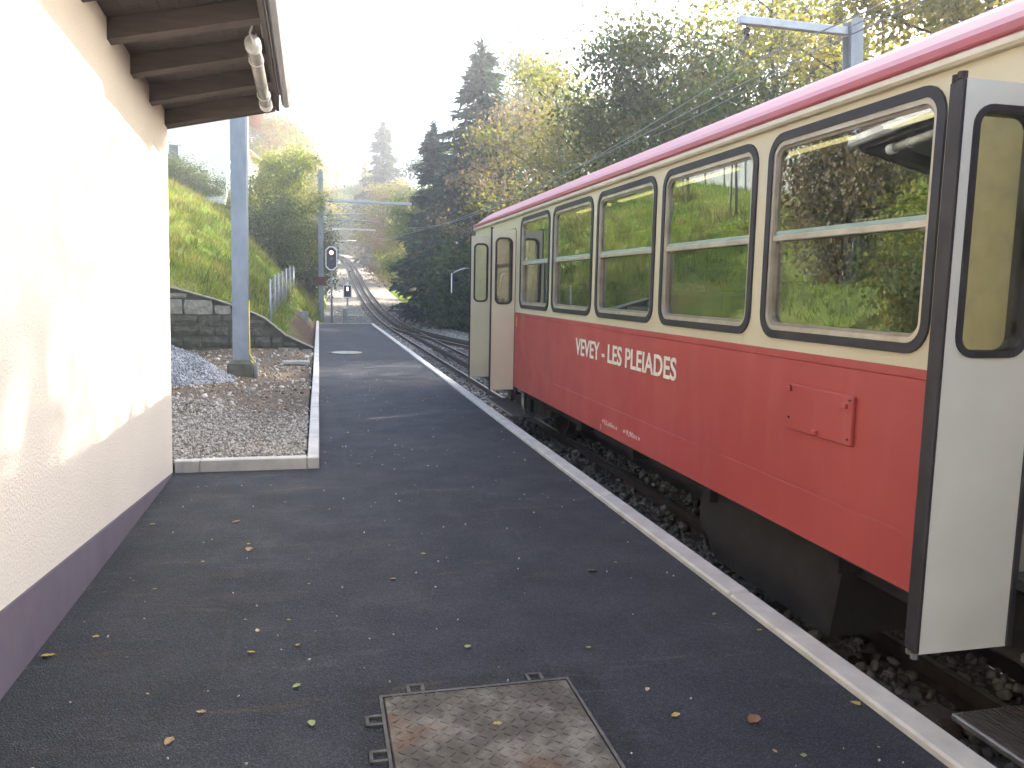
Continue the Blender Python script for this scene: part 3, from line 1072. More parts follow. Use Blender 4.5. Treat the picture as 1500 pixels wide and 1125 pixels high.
def ring(o0, o1, p0, p1, wo, x0, x1, rad, seg=6):
    """rounded ring in the (s,n) plane, outside o0..o1 x p0..p1, width wo, across x0..x1"""
    A = rrect(o0, o1, p0, p1, rad, seg)
    B = rrect(o0 + wo, o1 - wo, p0 + wo, p1 - wo, max(rad - wo, .01), seg)
    n = len(A)
    vs = [(x0, a[0], a[1]) for a in A] + [(x0, b[0], b[1]) for b in B] + [(x1, a[0], a[1]) for a in A] + [(x1, b[0], b[1]) for b in B]
    fs = []
    for i in range(n):
        j = (i + 1) % n
        fs += [(i, j, n + j, n + i), (2 * n + i, 3 * n + i, 3 * n + j, 2 * n + j), (i, 2 * n + i, 2 * n + j, j), (n + i, n + j, 3 * n + j, 3 * n + i)]
    return MB().add(vs, fs)


WC = [3.65 + 1.442 * i for i in range(5)]
WW = 1.325
W0, W1 = 1.345, 2.475
for side, (xo, sg) in enumerate(((XS0, 1), (XS1, -1))):
    th = .05 * sg
    # cream window band between the doors, with the five openings
    holes = [rrect(c - WW / 2 + .02, c + WW / 2 - .02, W0 + .02, W1 - .02, .12) for c in WC]
    cb(plate([(DN[1], NW), (DF[0], NW), (DF[0], NR), (DN[1], NR)], holes, xo, th), 'window_band', M['cream'])
    for a, b in ((S0, DN[0]), (DF[1], S1)):
        cb(MB().box(min(xo, xo + th), max(xo, xo + th), a, b, NW, NR), 'corner_panel', M['cream'])
        cb(MB().box(min(xo, xo + th), max(xo, xo + th), a, b, NB, NW - .002), 'corner_skirt', M['red'])
    for a, b in (DN, DF):
        cb(MB().box(min(xo, xo + th), max(xo, xo + th), a + .001, b - .001, 2.375, NR - .001), 'door_header', M['cream'])
    # red lower side in three plates: strip, panel, skirt
    for nm, n0, n1, d in (('waist_strip', 1.2415, NW - .001, .002), ('lower_panel', .5615, 1.2405, .0), ('skirt', NB, .5605, .001)):
        xa = xo - sg * d if nm != 'lower_panel' else xo
        cb(MB().cbox(min(xa, xa + th), max(xa, xa + th), DN[1] + .001, DF[0] - .001, n0, n1, .003), nm, M['red'])
    # edge bead under the skirt
    cb(MB().tube([(xo + sg * .02, DN[1], NB - .004), (xo + sg * .02, DF[0], NB - .004)], .012, 6), 'skirt_bead', M['rubber'])
    # windows
    for wi, c in enumerate(WC):
        a0, a1 = c - WW / 2, c + WW / 2
        x0 = xo - sg * .012
        wf = cb(ring(a0 + .042, a1 - .042, W0 + .045, W1 - .045, .026, xo - sg * .004, xo + sg * .045, .095), 'window', M['alu'])
        cb(ring(a0, a1, W0, W1, .046, x0, xo + sg * .03, .135), 'gasket', M['rubber'], wf)
        cb(ring(a0 + .066, a1 - .066, W0 + .069, W1 - .069, .018, xo + sg * .012, xo + sg * .05, .075), 'inner_frame', M['alu_dark'], wf)
        zb = 1.885
        cb(MB().cbox(min(xo + sg * .0, xo + sg * .03), max(xo + sg * .0, xo + sg * .03), a0 + .07, a1 - .07, zb, zb + .034, .004), 'sash_rail', M['alu'], wf)
        cb(MB().box(min(xo + sg * .014, xo + sg * .026), max(xo + sg * .014, xo + sg * .026), a0 + .075, a1 - .075, zb + .036, zb + .056), 'glass_edge', M['green_edge'], wf)
        gm = M['glass_dirty'] if (side == 0 and wi == 0) else M['glass']
        xg = sorted((xo + sg * .018, xo + sg * .023))
        cb(MB().box(xg[0], xg[1], a0 + .08, a1 - .08, zb + .034, W1 - .085), 'pane', M['glass'], wf)
        xg = sorted((xo + sg * .034, xo + sg * .039))
        cb(MB().box(xg[0], xg[1], a0 + .08, a1 - .08, W0 + .085, zb + .002), 'pane', gm, wf)
        if side == 0:
            for e in (a0 + .09, a1 - .13):
                cb(MB().cbox(xo + .026, xo + .044, e, e + .045, zb - .012, zb + .02, .004), 'catch', M['alu_dark'], wf)

# roof: cream drip rail, red roof shell
def roof_arc(xa, k=24):
    """roof outline from left drip to right drip"""
    pts = []
    for i in range(k + 1):
        u = -1 + 2 * i / k
        x = 3.8 + u * 1.335
        z = 2.552 + .40 * (1 - abs(u) ** 2.6)
        z += .05 * (1 - abs(u) ** 14)
        pts.append((x, z))
    return pts


arc = roof_arc(0)
rf = MB()
outer = arc
inner = [(x * .985 + 3.8 * .015, z - .035) for x, z in arc]
rf.prism(outer + inner[::-1], 'y', S0 - .03, S1 + .02)
bmroof = cb(rf, 'roof', M['roof_red'])
for sgn, xo in ((1, XS0), (-1, XS1)):
    a, b = sorted((xo - sgn * .040, xo + sgn * .055))
    cb(MB().cbox(a, b, S0 - .03, S1 + .02, 2.512, 2.556, .012), 'drip_rail', M['drip'], bmroof)
    a, b = sorted((xo - sgn * .044, xo - sgn * .002))
    cb(MB().cbox(a, b, S0 - .035, S1 + .025, 2.558, 2.604, .008), 'gutter_edge', M['roof_red'], bmroof)

# ends
for s_, d in ((S0, 1), (S1, -1)):
    a, b = sorted((s_, s_ + d * .05))
    hol = [[(4.35, .32), (4.35, 2.3), (3.25, 2.3), (3.25, .32)]]
    e = MB()
    e.box(XS0 + .051, 3.25, a, b, NB, 2.55)
    e.box(4.35, XS1 - .051, a, b, NB, 2.55)
    e.box(3.25, 4.35, a, b, 2.3, 2.85)
    e.prism([(x, z - .04) for x, z in arc[1:-1]] + [(XS1 - .1, 2.551), (XS0 + .1, 2.551)], 'y', a + .002, b - .002)
    cb(e, 'end_wall', M['cream'])
    cb(MB().box(3.25, 4.35, a + .01, b - .01, .3, 2.3), 'end_door', M['door'])

# interior
cb(MB().box(XS0 + .06, XS1 - .06, S0 + .06, S1 - .06, .50, .54), 'floor', M['floor'])
cei = MB()
carc = [(3.8 + (x - 3.8) * .955, 2.47 + (z - 2.552) * .55) for x, z in arc]
cei.prism(carc + [(x, z + .02) for x, z in carc[::-1]], 'y', DN[1] - .02, DF[0] + .02)
ce = cb(cei, 'ceiling', M['ceiling'])
for xo, sg in ((XS0, 1), (XS1, -1)):
    a, b = sorted((xo + sg * .055, xo + sg * .08))
    cb(MB().box(a, b, DN[1], DF[0], .545, 1.31), 'lining', M['lining'])
for s_ in (DN[1] + .02, DF[0] - .06):
    cb(MB().box(XS0 + .085, 3.3, s_, s_ + .03, .545, 2.45), 'partition', M['lining'])
    cb(MB().box(4.3, XS1 - .085, s_, s_ + .03, .545, 2.45), 'partition', M['lining'])
for xl_ in (3.25,):
    for k in range(5):
        s_ = 3.15 + k * 1.44
        lb = cb(MB().cbox(xl_ - .05, xl_ + .05, s_, s_ + 1.2, 2.585, 2.615, .006), 'ceiling_lamp', M['ceiling'])
        cb(MB().box(xl_ - .028, xl_ + .028, s_ + .04, s_ + 1.16, 2.568, 2.583), 'lit_tube', M['lamp_on'], lb)


def seat(x, s, d):
    """double seat, back towards -d*s"""
    st = MB()
    st.cbox(x - .42, x + .42, s - .22, s + .22, .86, .97, .03)
    so = cb(st, 'seat', M['seat'])
    sb = MB()
    for e in (-.215, .215):
        sb.cbox(x + e - .20, x + e + .20, s - d * .30 - .04, s - d * .30 + .04, .95, 1.60, .03)
    cb(sb, 'backrest', M['seat'], so)
    cb(MB().cbox(x - .44, x + .44, s - d * .345 - .014, s - d * .345 + .014, .9, 1.56, .01), 'back_shell', M['seat_shell'], so)
    for e in (-.30, .30):
        h = [(x + e - .07, s - d * .33, 1.54), (x + e - .07, s - d * .33, 1.64), (x + e - .05, s - d * .33, 1.66), (x + e + .05, s - d * .33, 1.66), (x + e + .07, s - d * .33, 1.64), (x + e + .07, s - d * .33, 1.54)]
        cb(MB().tube(h, .012, 6), 'handle', M['chrome'], so, True)
    cb(MB().box(x - .3, x + .3, s - .15, s + .15, .54, .86), 'pedestal', M['seat_shell'], so)


for k in range(5):
    for x in (3.02, 4.58):
        seat(x, WC[k] - .36, 1)
        seat(x, WC[k] + .36, -1)
for (x, s_) in ((3.45, 3.1), (4.15, 3.1), (3.45, 5.8), (3.45, 8.68), (4.15, 8.68), (3.45, 9.9), (4.15, 9.9), (3.0, 10.9), (4.15, 5.8)):
    cb(MB().tube([(x, s_, .54), (x, s_, 2.58)], .017, 8), 'grab_pole', M['chrome'], smooth=True)

# folding doors -----------------------------------------------------------
def leaf(s, x_in, x_out, m, face, ang=0.0, zb=.262, zt=2.352, bar=False):
    """door leaf standing out from the body, its face across the line"""
    wdt = abs(x_in - x_out)
    n = 0
    lf = MB()
    # plate with window hole, modelled in (across, n), thickness along s
    o = [(0, zb), (wdt, zb), (wdt, zt), (0, zt)]
    h0, h1 = 1.395, 2.235
    tmp = plate(o, [rrect(.045, wdt - .045, h0, h1, .07)], 0, .028)

    def conv(mb):
        c, s_n = math.cos(ang), math.sin(ang)
        out = MB()
        vv = []
        for (t, a, z) in mb.v:
            # a: from body outwards, t: thickness towards the camera
            xx = x_in - (a * c - t * s_n)
            yy_ = s + (a * s_n + t * c)
            vv.append((xx, yy_, z))
        out.v, out.f = vv, mb.f
        return out
    lo_ = cb(conv(tmp), 'door_leaf', m)
    cb(conv(ring(.038, wdt - .038, h0 - .012, h1 + .012, .024, -.008, .036, .075)), 'gasket', M['rubber'], lo_)
    cb(conv(MB().box(.011, .015, .06, wdt - .06, h0 + .01, h1 - .01)), 'pane', M['glass_door'], lo_)
    for a in (-.016, wdt + .001):
        cb(conv(MB().cbox(-.004, .034, a, a + .018, zb + .004, zt - .002, .004)), 'edge_rubber', M['rubber'], lo_)
    cb(conv(MB().tube([(.014, wdt + .008, zt - .002), (.014, wdt + .008, zt + .022)], .016, 8)), 'pivot', M['under_brown'], lo_)
    cb(conv(MB().tube([(.014, wdt + .008, zb - .02), (.014, wdt + .008, zb + .002)], .014, 8)), 'pivot', M['steel_worn'], lo_)
    if bar:
        cb(conv(MB().tube([(.07, .18, 1.42), (.07, .18, 1.72), (.07, .16, 1.78), (.07, .10, 1.80)], .009, 6)), 'grab_bar', M['chrome'], lo_, True)
    return lo_


leaf(2.475, 2.498, 2.118, M['door_grey'], 1, zb=.295, zt=2.325)
leaf(2.510, 2.498, 2.128, M['door_grey'], 1, zb=.297, zt=2.323)
leaf(10.33, 2.495, 2.185, M['door'], 1, bar=True)
leaf(10.38, 2.49, 2.2, M['door'], 1)
leaf(11.86, 2.49, 2.195, M['door'], 1)
leaf(1.02, 2.49, 2.195, M['door_grey'], 1)

# door jambs
for a in (DN[1] - .03, DF[0] - .0, DN[0] - .0, DF[1] - .03):
    cb(MB().cbox(2.497, 2.57, a, a + .03, .27, 2.374, .004), 'door_jamb', M['rubber'])

# footsteps at the doors
for a, b in (DN, DF):
    st = MB()
    st.cbox(2.50, 2.86, a + .02, b + .16, -.125, -.095, .006)
    so = cb(st, 'footstep', M['steel_worn'])
    tr = MB()
    for k in range(15):
        tr.box(2.515 + k * .0225, 2.528 + k * .0225, a + .04, b + .14, -.0955, -.089)
    cb(tr, 'tread_mat', M['step_rubber'], so)
    for s_ in (a + .2, b - .2):
        cb(MB().box(2.80, 2.85, s_, s_ + .05, -.10, .3), 'step_bracket', M['under'], so)
    st = MB()
    st.cbox(2.62, 2.95, a + .02, b - .02, .20, .235, .006)
    cb(st, 'inner_step', M['steel_worn'], so)

# access hatch on the red side
ht = cb(MB().cbox(2.478, 2.499, 3.42, 3.96, .868, 1.112, .004), 'access_hatch', M['red'])
for (s_, n_) in ((3.945, 1.085), (3.475, 1.06), (3.70, .888)):
    cb(MB().cbox(2.462, 2.482, s_ - .02, s_ + .02, n_ - .012, n_ + .012, .003), 'latch', M['red'], ht)
for (s_, n_) in ((3.94, 1.10), (3.44, 1.09), (3.44, .90), (3.94, .93)):
    cb(MB().tube([(2.472, s_, n_), (2.48, s_, n_)], .006, 6), 'screw', M['under_brown'], ht)
cb(MB().box(2.4975, 2.4995, 10.20, 10.245, 1.10, 1.235), 'sticker', M['orange'])


# lettering --------------------------------------------------------------
def text_mesh(body, size, offset):
    cu = bpy.data.curves.new('lettering', 'FONT')
    cu.body = body
    cu.size = size
    cu.offset = offset
    cu.extrude = 0.0015
    cu.resolution_u = 4
    o = bpy.data.objects.new('tmp_text', cu)
    COL.objects.link(o)
    dg = bpy.context.evaluated_depsgraph_get()
    me = o.evaluated_get(dg).to_mesh()
    vs = [v.co[:] for v in me.vertices]
    fs = [tuple(p.vertices) for p in me.polygons]
    bpy.data.objects.remove(o)
    bpy.data.curves.remove(cu)
    return vs, fs


def lettering(body, s_start, s_end, n0, n1, m, offset=0.0, x=2.497, extra=None):
    vs, fs = text_mesh(body, 1.0, offset)
    A = np.array(vs)
    mn, mx_ = A.min(0), A.max(0)
    mb = MB()
    out = []
    for p in vs:
        u = (p[0] - mn[0]) / (mx_[0] - mn[0])
        w = (p[1] - mn[1]) / (mx_[1] - mn[1])
        out.append((x - p[2], s_start + (s_end - s_start) * u, n0 + (n1 - n0) * w))
    mb.add(out, fs)
    if extra:
        extra(mb)
    return cb(mb, 'lettering', m)


lettering('VEVEY - LES PLEIADES', 7.735, 5.405, .950, 1.118, M['white_letter'], .017)


def arrows(mb, pts, x=2.4955):
    for s_, n_, d in pts:
        mb.prism([(s_ - d * .03, n_), (s_, n_ - .018), (s_ + d * .02, n_), (s_, n_ + .018)], 'x', x, x + .002)


lettering('15,60m', 6.845, 6.58, .385, .432, M['pink_letter'], .01, extra=lambda mb: (arrows(mb, [(6.885, .415, .7), (6.54, .405, -.7)]), mb.box(2.4955, 2.4975, 6.925, 6.937, .335, .38)))
lettering('9,90m', 6.32, 6.08, .385, .435, M['pink_letter'], .01, extra=lambda mb: arrows(mb, [(6.36, .412, -.8), (6.04, .41, .8)]))

# underframe ---------------------------------------------------------------
un = MB()
un.box(2.75, 2.83, S0 + .1, S1 - .1, .12, .33)
un.box(4.77, 4.85, S0 + .1, S1 - .1, .12, .33)
un.box(2.6, 5.0, S0 + .05, S1 - .05, .33, .47)
for k in range(9):
    un.box(2.6, 5.0, .8 + k * 1.4, .9 + k * 1.4, .16, .34)
cb(un, 'underframe', M['under'])
eq = MB().prism([(3.62, .30), (3.72, -.24), (5.0, -.24), (5.25, -.02), (5.25, .30)], 'x', 2.66, 3.15)
cb(eq, 'equipment_box', M['under'])
cb(MB().cbox(2.64, 2.68, 3.5, 5.27, .25, .29, .004), 'box_rail', M['steel_worn'])
cb(MB().prism([(6.1, .25), (6.1, -.05), (7.6, -.05), (7.6, .25)], 'x', 3.1, 3.6), 'air_tank', M['under'])
for sc in (1.53, 11.43):
    bo_ = cb(MB().prism([(sc - 1.25, .08), (sc - 1.25, -.10), (sc - .45, -.18), (sc + .45, -.18), (sc + 1.25, -.10), (sc + 1.25, .08), (sc + .5, .14), (sc - .5, .14)], 'x', 2.98, 3.08).prism(
        [(sc - 1.25, .08), (sc - 1.25, -.10), (sc - .45, -.18), (sc + .45, -.18), (sc + 1.25, -.10), (sc + 1.25, .08), (sc + .5, .14), (sc - .5, .14)], 'x', 4.52, 4.62).box(3.08, 4.52, sc - .2, sc + .2, -.15, .2), 'bogie_frame', M['under'])
    for ds in (-.9, .9):
        for x in (3.30, 4.30):
            cb(MB().tube([(x - .055, sc + ds, -.03), (x + .055, sc + ds, -.03)], .375, 28), 'wheel', M['under_brown'], bo_)
        cb(MB().tube([(3.0, sc + ds, -.03), (4.6, sc + ds, -.03)], .06, 10), 'axle', M['steel_worn'], bo_)
        for x in (2.93, 4.57):
            cb(MB().cbox(x, x + .1, sc + ds - .12, sc + ds + .12, -.14, .08, .02), 'axle_box', M['under_brown'], bo_)
# brake gear / pipe hanging under the far door
cb(MB().tube([(2.62, 10.25, .3), (2.62, 10.25, .02), (2.66, 10.22, -.06)], .03, 8), 'sand_pipe', M['steel_worn'], smooth=True)
cb(MB().tube([(2.72, 2.25, .2), (2.70, 2.22, -.1), (2.64, 2.16, -.22)], .03, 8), 'sand_pipe', M['steel_worn'], smooth=True)
cb(MB().cbox(2.6, 2.74, 2.86, 3.02, -.42, -.24, .02), 'guard_iron', M['under_brown'])
# rear-view mirror by the far end
mir = cb(MB().cbox(2.10, 2.115, 13.0, 13.16, 1.45, 1.85, .004), 'mirror', M['rubber'])
cb(MB().tube([(2.11, 13.1, 1.82), (2.3, 13.1, 1.9), (2.5, 13.1, 1.9)], .012, 6), 'mirror_arm', M['chrome'], mir)
cb(MB().cbox(2.085, 2.10, 13.0, 13.03, 1.5, 1.82, .003), 'mirror_rim', M['sig_white'], mir)

# ------------------------------------------------------------------ manhole and drain on the platform
mh = thing('manhole_cover', 'rusty square tread plate manhole cover set in the asphalt', 'manhole cover', W(.6, 2.72, 0), (G, 0, 0))
mo = (.6, 2.72, 0)
MB().cbox(.232, .968, 2.33, 3.085, -.03, .010, .004).build('plate', M['tread'], mh, off=mo)
fr = MB()
fr.box(.214, .226, 2.30, 3.108, -.03, .008)
fr.box(.974, .986, 2.30, 3.108, -.03, .008)
fr.box(.2265, .9735, 3.094, 3.108, -.03, .0078)
fr.build('frame', M['iron'], mh, off=mo)
tr = MB()
for i in range(17):
    for j in range(18):
        cx, cy = .262 + i * .042, 2.36 + j * .042
        a = math.radians(45 if (i + j) % 2 else -45)
        Mx = Matrix.Translation((cx, cy, .0108)) @ Matrix.Rotation(a, 4, 'Z')
        tr.obox(Mx, .026, .006, .0022)
tag(tr.build('tread_bumps', M['tread'], mh, off=mo), kind='stuff')


def lug(cx, cy, rz):
    mb = MB()
    for (x0, x1, y0, y1) in ((-.035, -.022, 0, .06), (.022, .035, 0, .06), (-.035, .035, .048, .06)):
        mb.box(x0, x1, y0, y1, -.02, .009)
    o = mb.build('hinge_lug', M['iron'], mh)
    o.location = (cx - mo[0], cy - mo[1], 0)
    o.rotation_euler = (0, 0, rz)


lug(.36, 3.109, 0)
lug(.85, 3.109, 0)
lug(.213, 2.93, math.pi / 2)
lug(.213, 2.70, math.pi / 2)
dr = thing('drain_cover', 'small pale round concrete drain lid in the far platform', 'drain cover', W(.62, 19.3, 0), (G, 0, 0))
MB().tube([(0, 0, -.02), (0, 0, .012), (0, 0, .02)], [.36, .36, .34], 28).build('lid', M['concrete'], dr)
MB().tube([(.43 * math.cos(t), .43 * math.sin(t), .004) for t in np.linspace(0, 2 * math.pi, 32)], .012, 6).build('ring', M['iron'], dr)

# ------------------------------------------------------------------ retaining wall
rw = thing('stone_retaining_wall', 'rubble stone retaining wall stepping down to the kerb below the grass bank', 'retaining wall', W(-1.5, 18.55, 0), (G, 0, 0))
rwo = (-1.5, 18.55, 0)


def wall_top(x):
    return float(np.interp(x, [-5.2, -3.0, -2.2, -1.75, -1.2, -.95, -.75, -.3, -.1], [1.75, 1.46, 1.24, 1.09, .87, .66, .48, .26, .17]))


xsn = np.linspace(-5.2, -.13, 26)
core = MB()
top = [(x, wall_top(x) - .03) for x in xsn]
core.prism([(-5.2, -.3)] + [(-.13, -.3)] + top[::-1], 'y', 18.46, 18.85)
core.build('core', M['mortar'], rw, off=rwo)
cop = MB()
for i in range(len(xsn) - 1):
    a, b = xsn[i], xsn[i + 1]
    cop.add([(a, 18.40, wall_top(a) - .028), (b, 18.40, wall_top(b) - .028), (b, 18.87, wall_top(b) - .028), (a, 18.87, wall_top(a) - .028),
             (a, 18.40, wall_top(a)), (b, 18.40, wall_top(b)), (b, 18.87, wall_top(b)), (a, 18.87, wall_top(a))],
            [(0, 1, 2, 3), (4, 5, 6, 7), (0, 1, 5, 4), (2, 3, 7, 6)] + ([(0, 3, 7, 4)] if i == 0 else []) + ([(1, 2, 6, 5)] if i == len(xsn) - 2 else []))
cop.build('coping', M['mortar_pale'], rw, off=rwo)


def rough_block(x0, x1, z0, z1, m, seed):
    rr = random.Random(seed)
    bm = bmesh.new()
    bmesh.ops.create_cube(bm, size=1)
    bmesh.ops.subdivide_edges(bm, edges=list(bm.edges), cuts=1, use_grid_fill=True)
    for v in bm.verts:
        x = x0 + (v.co.x + .5) * (x1 - x0)
        z = z0 + (v.co.z + .5) * (z1 - z0)
        k = abs(v.co.x) * 2 * abs(v.co.z) * 2
        shrink = .05 * k
        x += (.5 * (x0 + x1) - x) * shrink + rr.uniform(-.012, .012)
        z += (.5 * (z0 + z1) - z) * shrink + rr.uniform(-.012, .012)
        bul = (1 - abs(v.co.x) * 2 * .5) * (1 - abs(v.co.z))
        yv = 18.50 if v.co.y > 0 else 18.455 - .045 * bul + rr.uniform(-.012, .012)
        if v.co.y == 0:
            yv = 18.468
        v.co = Vector((x, yv, z))
    bm.verts.index_update()
    mb = MB().add([v.co[:] for v in bm.verts], [[v.index for v in f.verts] for f in bm.faces])
    bm.free()
    return mb.build('stone', m, rw, off=rwo)


rr = random.Random(5)
row = 0
z = -.05
heights = [.26, .24, .22, .24, .34, .34, .3]
while row < len(heights):
    h = heights[row]
    x = -5.15 + rr.uniform(0, .2)
    while x < -.2:
        w = rr.uniform(.34, .62) if row >= 4 else rr.uniform(.22, .55)
        x1 = min(x + w, -.14)
        t = min(wall_top(x), wall_top(x1)) - .032
        z1 = min(z + h - .03, t)
        if z1 - z > .07 and x1 - x > .08:
            pale = row >= 4 or (x > -1.0 and rr.random() < .6)
            rough_block(x + .012, x1 - .012, z, z1, M['block_light'] if pale else M['block_dark'], rr.random())
        x = x1 + rr.uniform(.008, .03)
    z += h
    row += 1

# concrete slab on the bank and loose board in the dirt
cbk = thing('concrete_block', 'square concrete slab set upright in the bank beyond the stone wall', 'concrete block', (-.50, 27.6, gz(-.50, 27.6)))
MB().cbox(-.15, .15, -.06, .06, -.3, .30, .015).build('slab', M['concrete'], cbk)
bd = slope_obj(MB().cbox(-.26, .26, -.06, .06, -.03, .035, .008).build('loose_kerb_piece', M['kerb']), (-.45, 16.3, .06))
tag(bd, 'short pale kerb piece lying flat in the dug soil', 'kerb piece')

# ------------------------------------------------------------------ masts, wires, signals
def hbeam(mb, h, w=.24, d=.26, tf=.022, tw=.014, z0=0):
    """H section, flanges facing +-Y"""
    mb.box(-w / 2, w / 2, -d / 2, -d / 2 + tf, z0, h)
    mb.box(-w / 2, w / 2, d / 2 - tf, d / 2, z0, h)
    mb.box(-tw / 2, tw / 2, -d / 2 + tf, d / 2 - tf, z0, h)
    return mb


z0 = W(-1.27, 14.1, .0).z
mast = thing('catenary_mast', 'grey steel H-beam mast on a concrete footing beside the gravel heap', 'catenary mast', (-1.27, 14.05, z0))
MB().cbox(-.21, .21, -.22, .22, -.3, .24, .02).build('footing', M['concrete_old'], mast)
ft = MB().add([(-.21, -.22, .241), (.21, -.22, .241), (.21, .22, .241), (-.21, .22, .241), (-.15, -.16, .31), (.15, -.16, .31), (.15, .16, .31), (-.15, .16, .31)],
              [(0, 1, 5, 4), (1, 2, 6, 5), (2, 3, 7, 6), (3, 0, 4, 7), (4, 5, 6, 7)])
ft.build('footing_cap', M['concrete_old'], mast)
hb = MB()
hbeam(hb, 8.2, .25, .27, .02, .014, .31)
hb.build('post', M['galv'], mast)
MB().tube([(.135, -.10, 1.3), (.137, -.11, .6), (.14, -.13, .42), (.19, -.17, .33), (.24, -.19, .26), (.255, -.2, .1)], .013, 6).build('cable', M['yellow_cable'], mast, True)
MB().tube([(.25, -.2, -.1), (.25, -.2, .27)], .035, 8).build('conduit', M['concrete'], mast, True)


def arm_assembly(root, h, L, sx=1):
    """cantilever: top beam, stays, registration arms, insulators"""
    MB().cbox(min(0, sx * L), max(0, sx * L), -.05, .05, h - .06, h + .06, .01).build('top_beam', M['galv_pale'], root)
    a = MB()
    a.tube([(sx * .15, 0, h - .75), (sx * 2.4, 0, h - .62)], .035, 8)
    a.tube([(sx * .15, 0, h - 1.55), (sx * 2.0, 0, h - .66)], .03, 8)
    a.tube([(sx * .5, 0, h - .05), (sx * 1.9, 0, h - .60)], .018, 6)
    a.build('bracket', M['galv_pale'], root, True)
    b = MB()
    b.tube([(sx * .4, 0, h - .95), (sx * 2.9, 0, h - 1.0)], .028, 6)
    b.tube([(sx * 1.45, 0, h - .98), (sx * 1.55, 0, h - 1.35), (sx * 1.55, 0, h - 1.6)], .018, 6)
    b.build('registration_arm', M['galv_pale'], root, True)
    for k, (xx, zz) in enumerate(((.3, h - .74), (.4, h - 1.43))):
        ins = MB()
        for q in range(4):
            ins.tube([(sx * (xx + .05 * q), 0, zz), (sx * (xx + .05 * q + .02), 0, zz)], .06, 10)
        ins.build('insulator', M['insulator'], root)
    MB().box(sx * .12 - .03 if sx > 0 else -.15, sx * .12 + .03 if sx > 0 else -.09, -.06, .06, h - 2.0, h - .3).build('drop_post', M['galv'], root)


def far_mast(x, y, H, armh, L, label, band=True, sx=1, full=True):
    zb = gz(x, y)
    root = thing('catenary_mast', label, 'catenary mast', (x, y, zb), group='catenary masts')
    mb = MB()
    hbeam(mb, H, .26, .28, .02, .014, -.3)
    mb.build('post', M['galv'], root)
    if full:
        arm_assembly(root, armh, L, sx)
    else:
        MB().cbox(0, L, -.04, .04, armh - .05, armh + .05, .01).build('top_beam', M['galv_pale'], root)
        MB().tube([(.1, 0, armh - 1.0), (2.4, 0, armh - .9)], .025, 6).build('bracket', M['galv_pale'], root, True)
    if band:
        MB().box(-.22, .22, -.20, -.145, 2.15, 2.6).build('number_plate', M['rust_band'], root)
    return root


far_mast(.12, 42.6, 8.05, 6.55, 4.7, 'grey mast with long cantilever arm beside the octagonal signal')
far_mast(.55, 66, 7.6, 5.6, 4.0, 'distant mast half hidden behind the first one up the line', False, full=False)
rm = thing('catenary_mast', 'tall mast with short arm standing behind the coach roof at right', 'catenary mast', (9.3, 12.6, gz(9.3, 12.6)), group='catenary masts')
zt = 7.55 - gz(9.3, 12.6)
mb = MB()
hbeam(mb, zt, .24, .26, .02, .014, -.3)
mb.build('post', M['galv'], rm)
MB().cbox(-2.25, -.13, -.05, .05, zt - .28, zt - .14, .01).build('top_beam', M['galv_pale'], rm)
MB().tube([(-2.1, 0, zt - .28), (-2.1, 0, zt - .42), (-2.2, 0, zt - .6)], .02, 6).build('dropper', M['galv'], rm, True)
for q in range(4):
    MB().tube([(-2.1, 0, zt - .34 - .05 * q), (-2.1, 0, zt - .36 - .05 * q)], .055, 10).build('insulator', M['insulator'], rm)


def wire(label, pts, rad=.011):
    o = MB().tube(pts, rad, 5, False).build('overhead_wire', M['wire'])
    return tag(o, label, 'wire', 'overhead wires')


def sag(a, b, s, n=14):
    a, b = Vector(a), Vector(b)
    return [a.lerp(b, i / n) - Vector((0, 0, 4 * s * (i / n) * (1 - i / n))) for i in range(n + 1)]


pA, pB, pC = Vector((7.2, 12.6, 6.6)), Vector((4.6, 42.6, gz(.12, 42.6) + 5.3)), Vector((3.9, 66, track_z(66) + 5.0))
wire('lower overhead wire above the second track behind the coach', sag((7.2, -6, 5.0), pA - Vector((0, 0, .3)), .15) + sag(pA - Vector((0, 0, .3)), pB - Vector((0, 0, .3)), .35)[1:] + sag(pB - Vector((0, 0, .3)), pC - Vector((0, 0, .3)), .3)[1:])
wire('middle overhead wire slung just over the contact wire', sag((7.2, -6, 5.3), pA, .3) + sag(pA, pB, .75)[1:] + sag(pB, pC, .5)[1:])
wire('uppermost thin wire reaching from the right mast into the treetops', sag((9.2, -10, 6.3), (9.2, 12.5, 7.4), .4) + sag((9.2, 12.5, 7.4), (9.9, 34, 10.0), .6)[1:])

# main signal
sx_, sy_ = .62, 41.0
sg_ = thing('main_signal', 'octagonal black signal head with white rim and lit orange lamp on a post', 'railway signal', (sx_, sy_, gz(sx_, sy_)))
sb_ = gz(sx_, sy_)
hz_ = W(.62, 41, 0).z + 2.92 - sb_
MB().tube([(0, .1, -.2), (0, .1, hz_ - .3)], .05, 10).build('post', M['galv'], sg_, True)


def octo(w, h, c):
    return [(-w, -h + c), (-w + c, -h), (w - c, -h), (w, -h + c), (w, h - c), (w - c, h), (-w + c, h), (-w, h - c)]


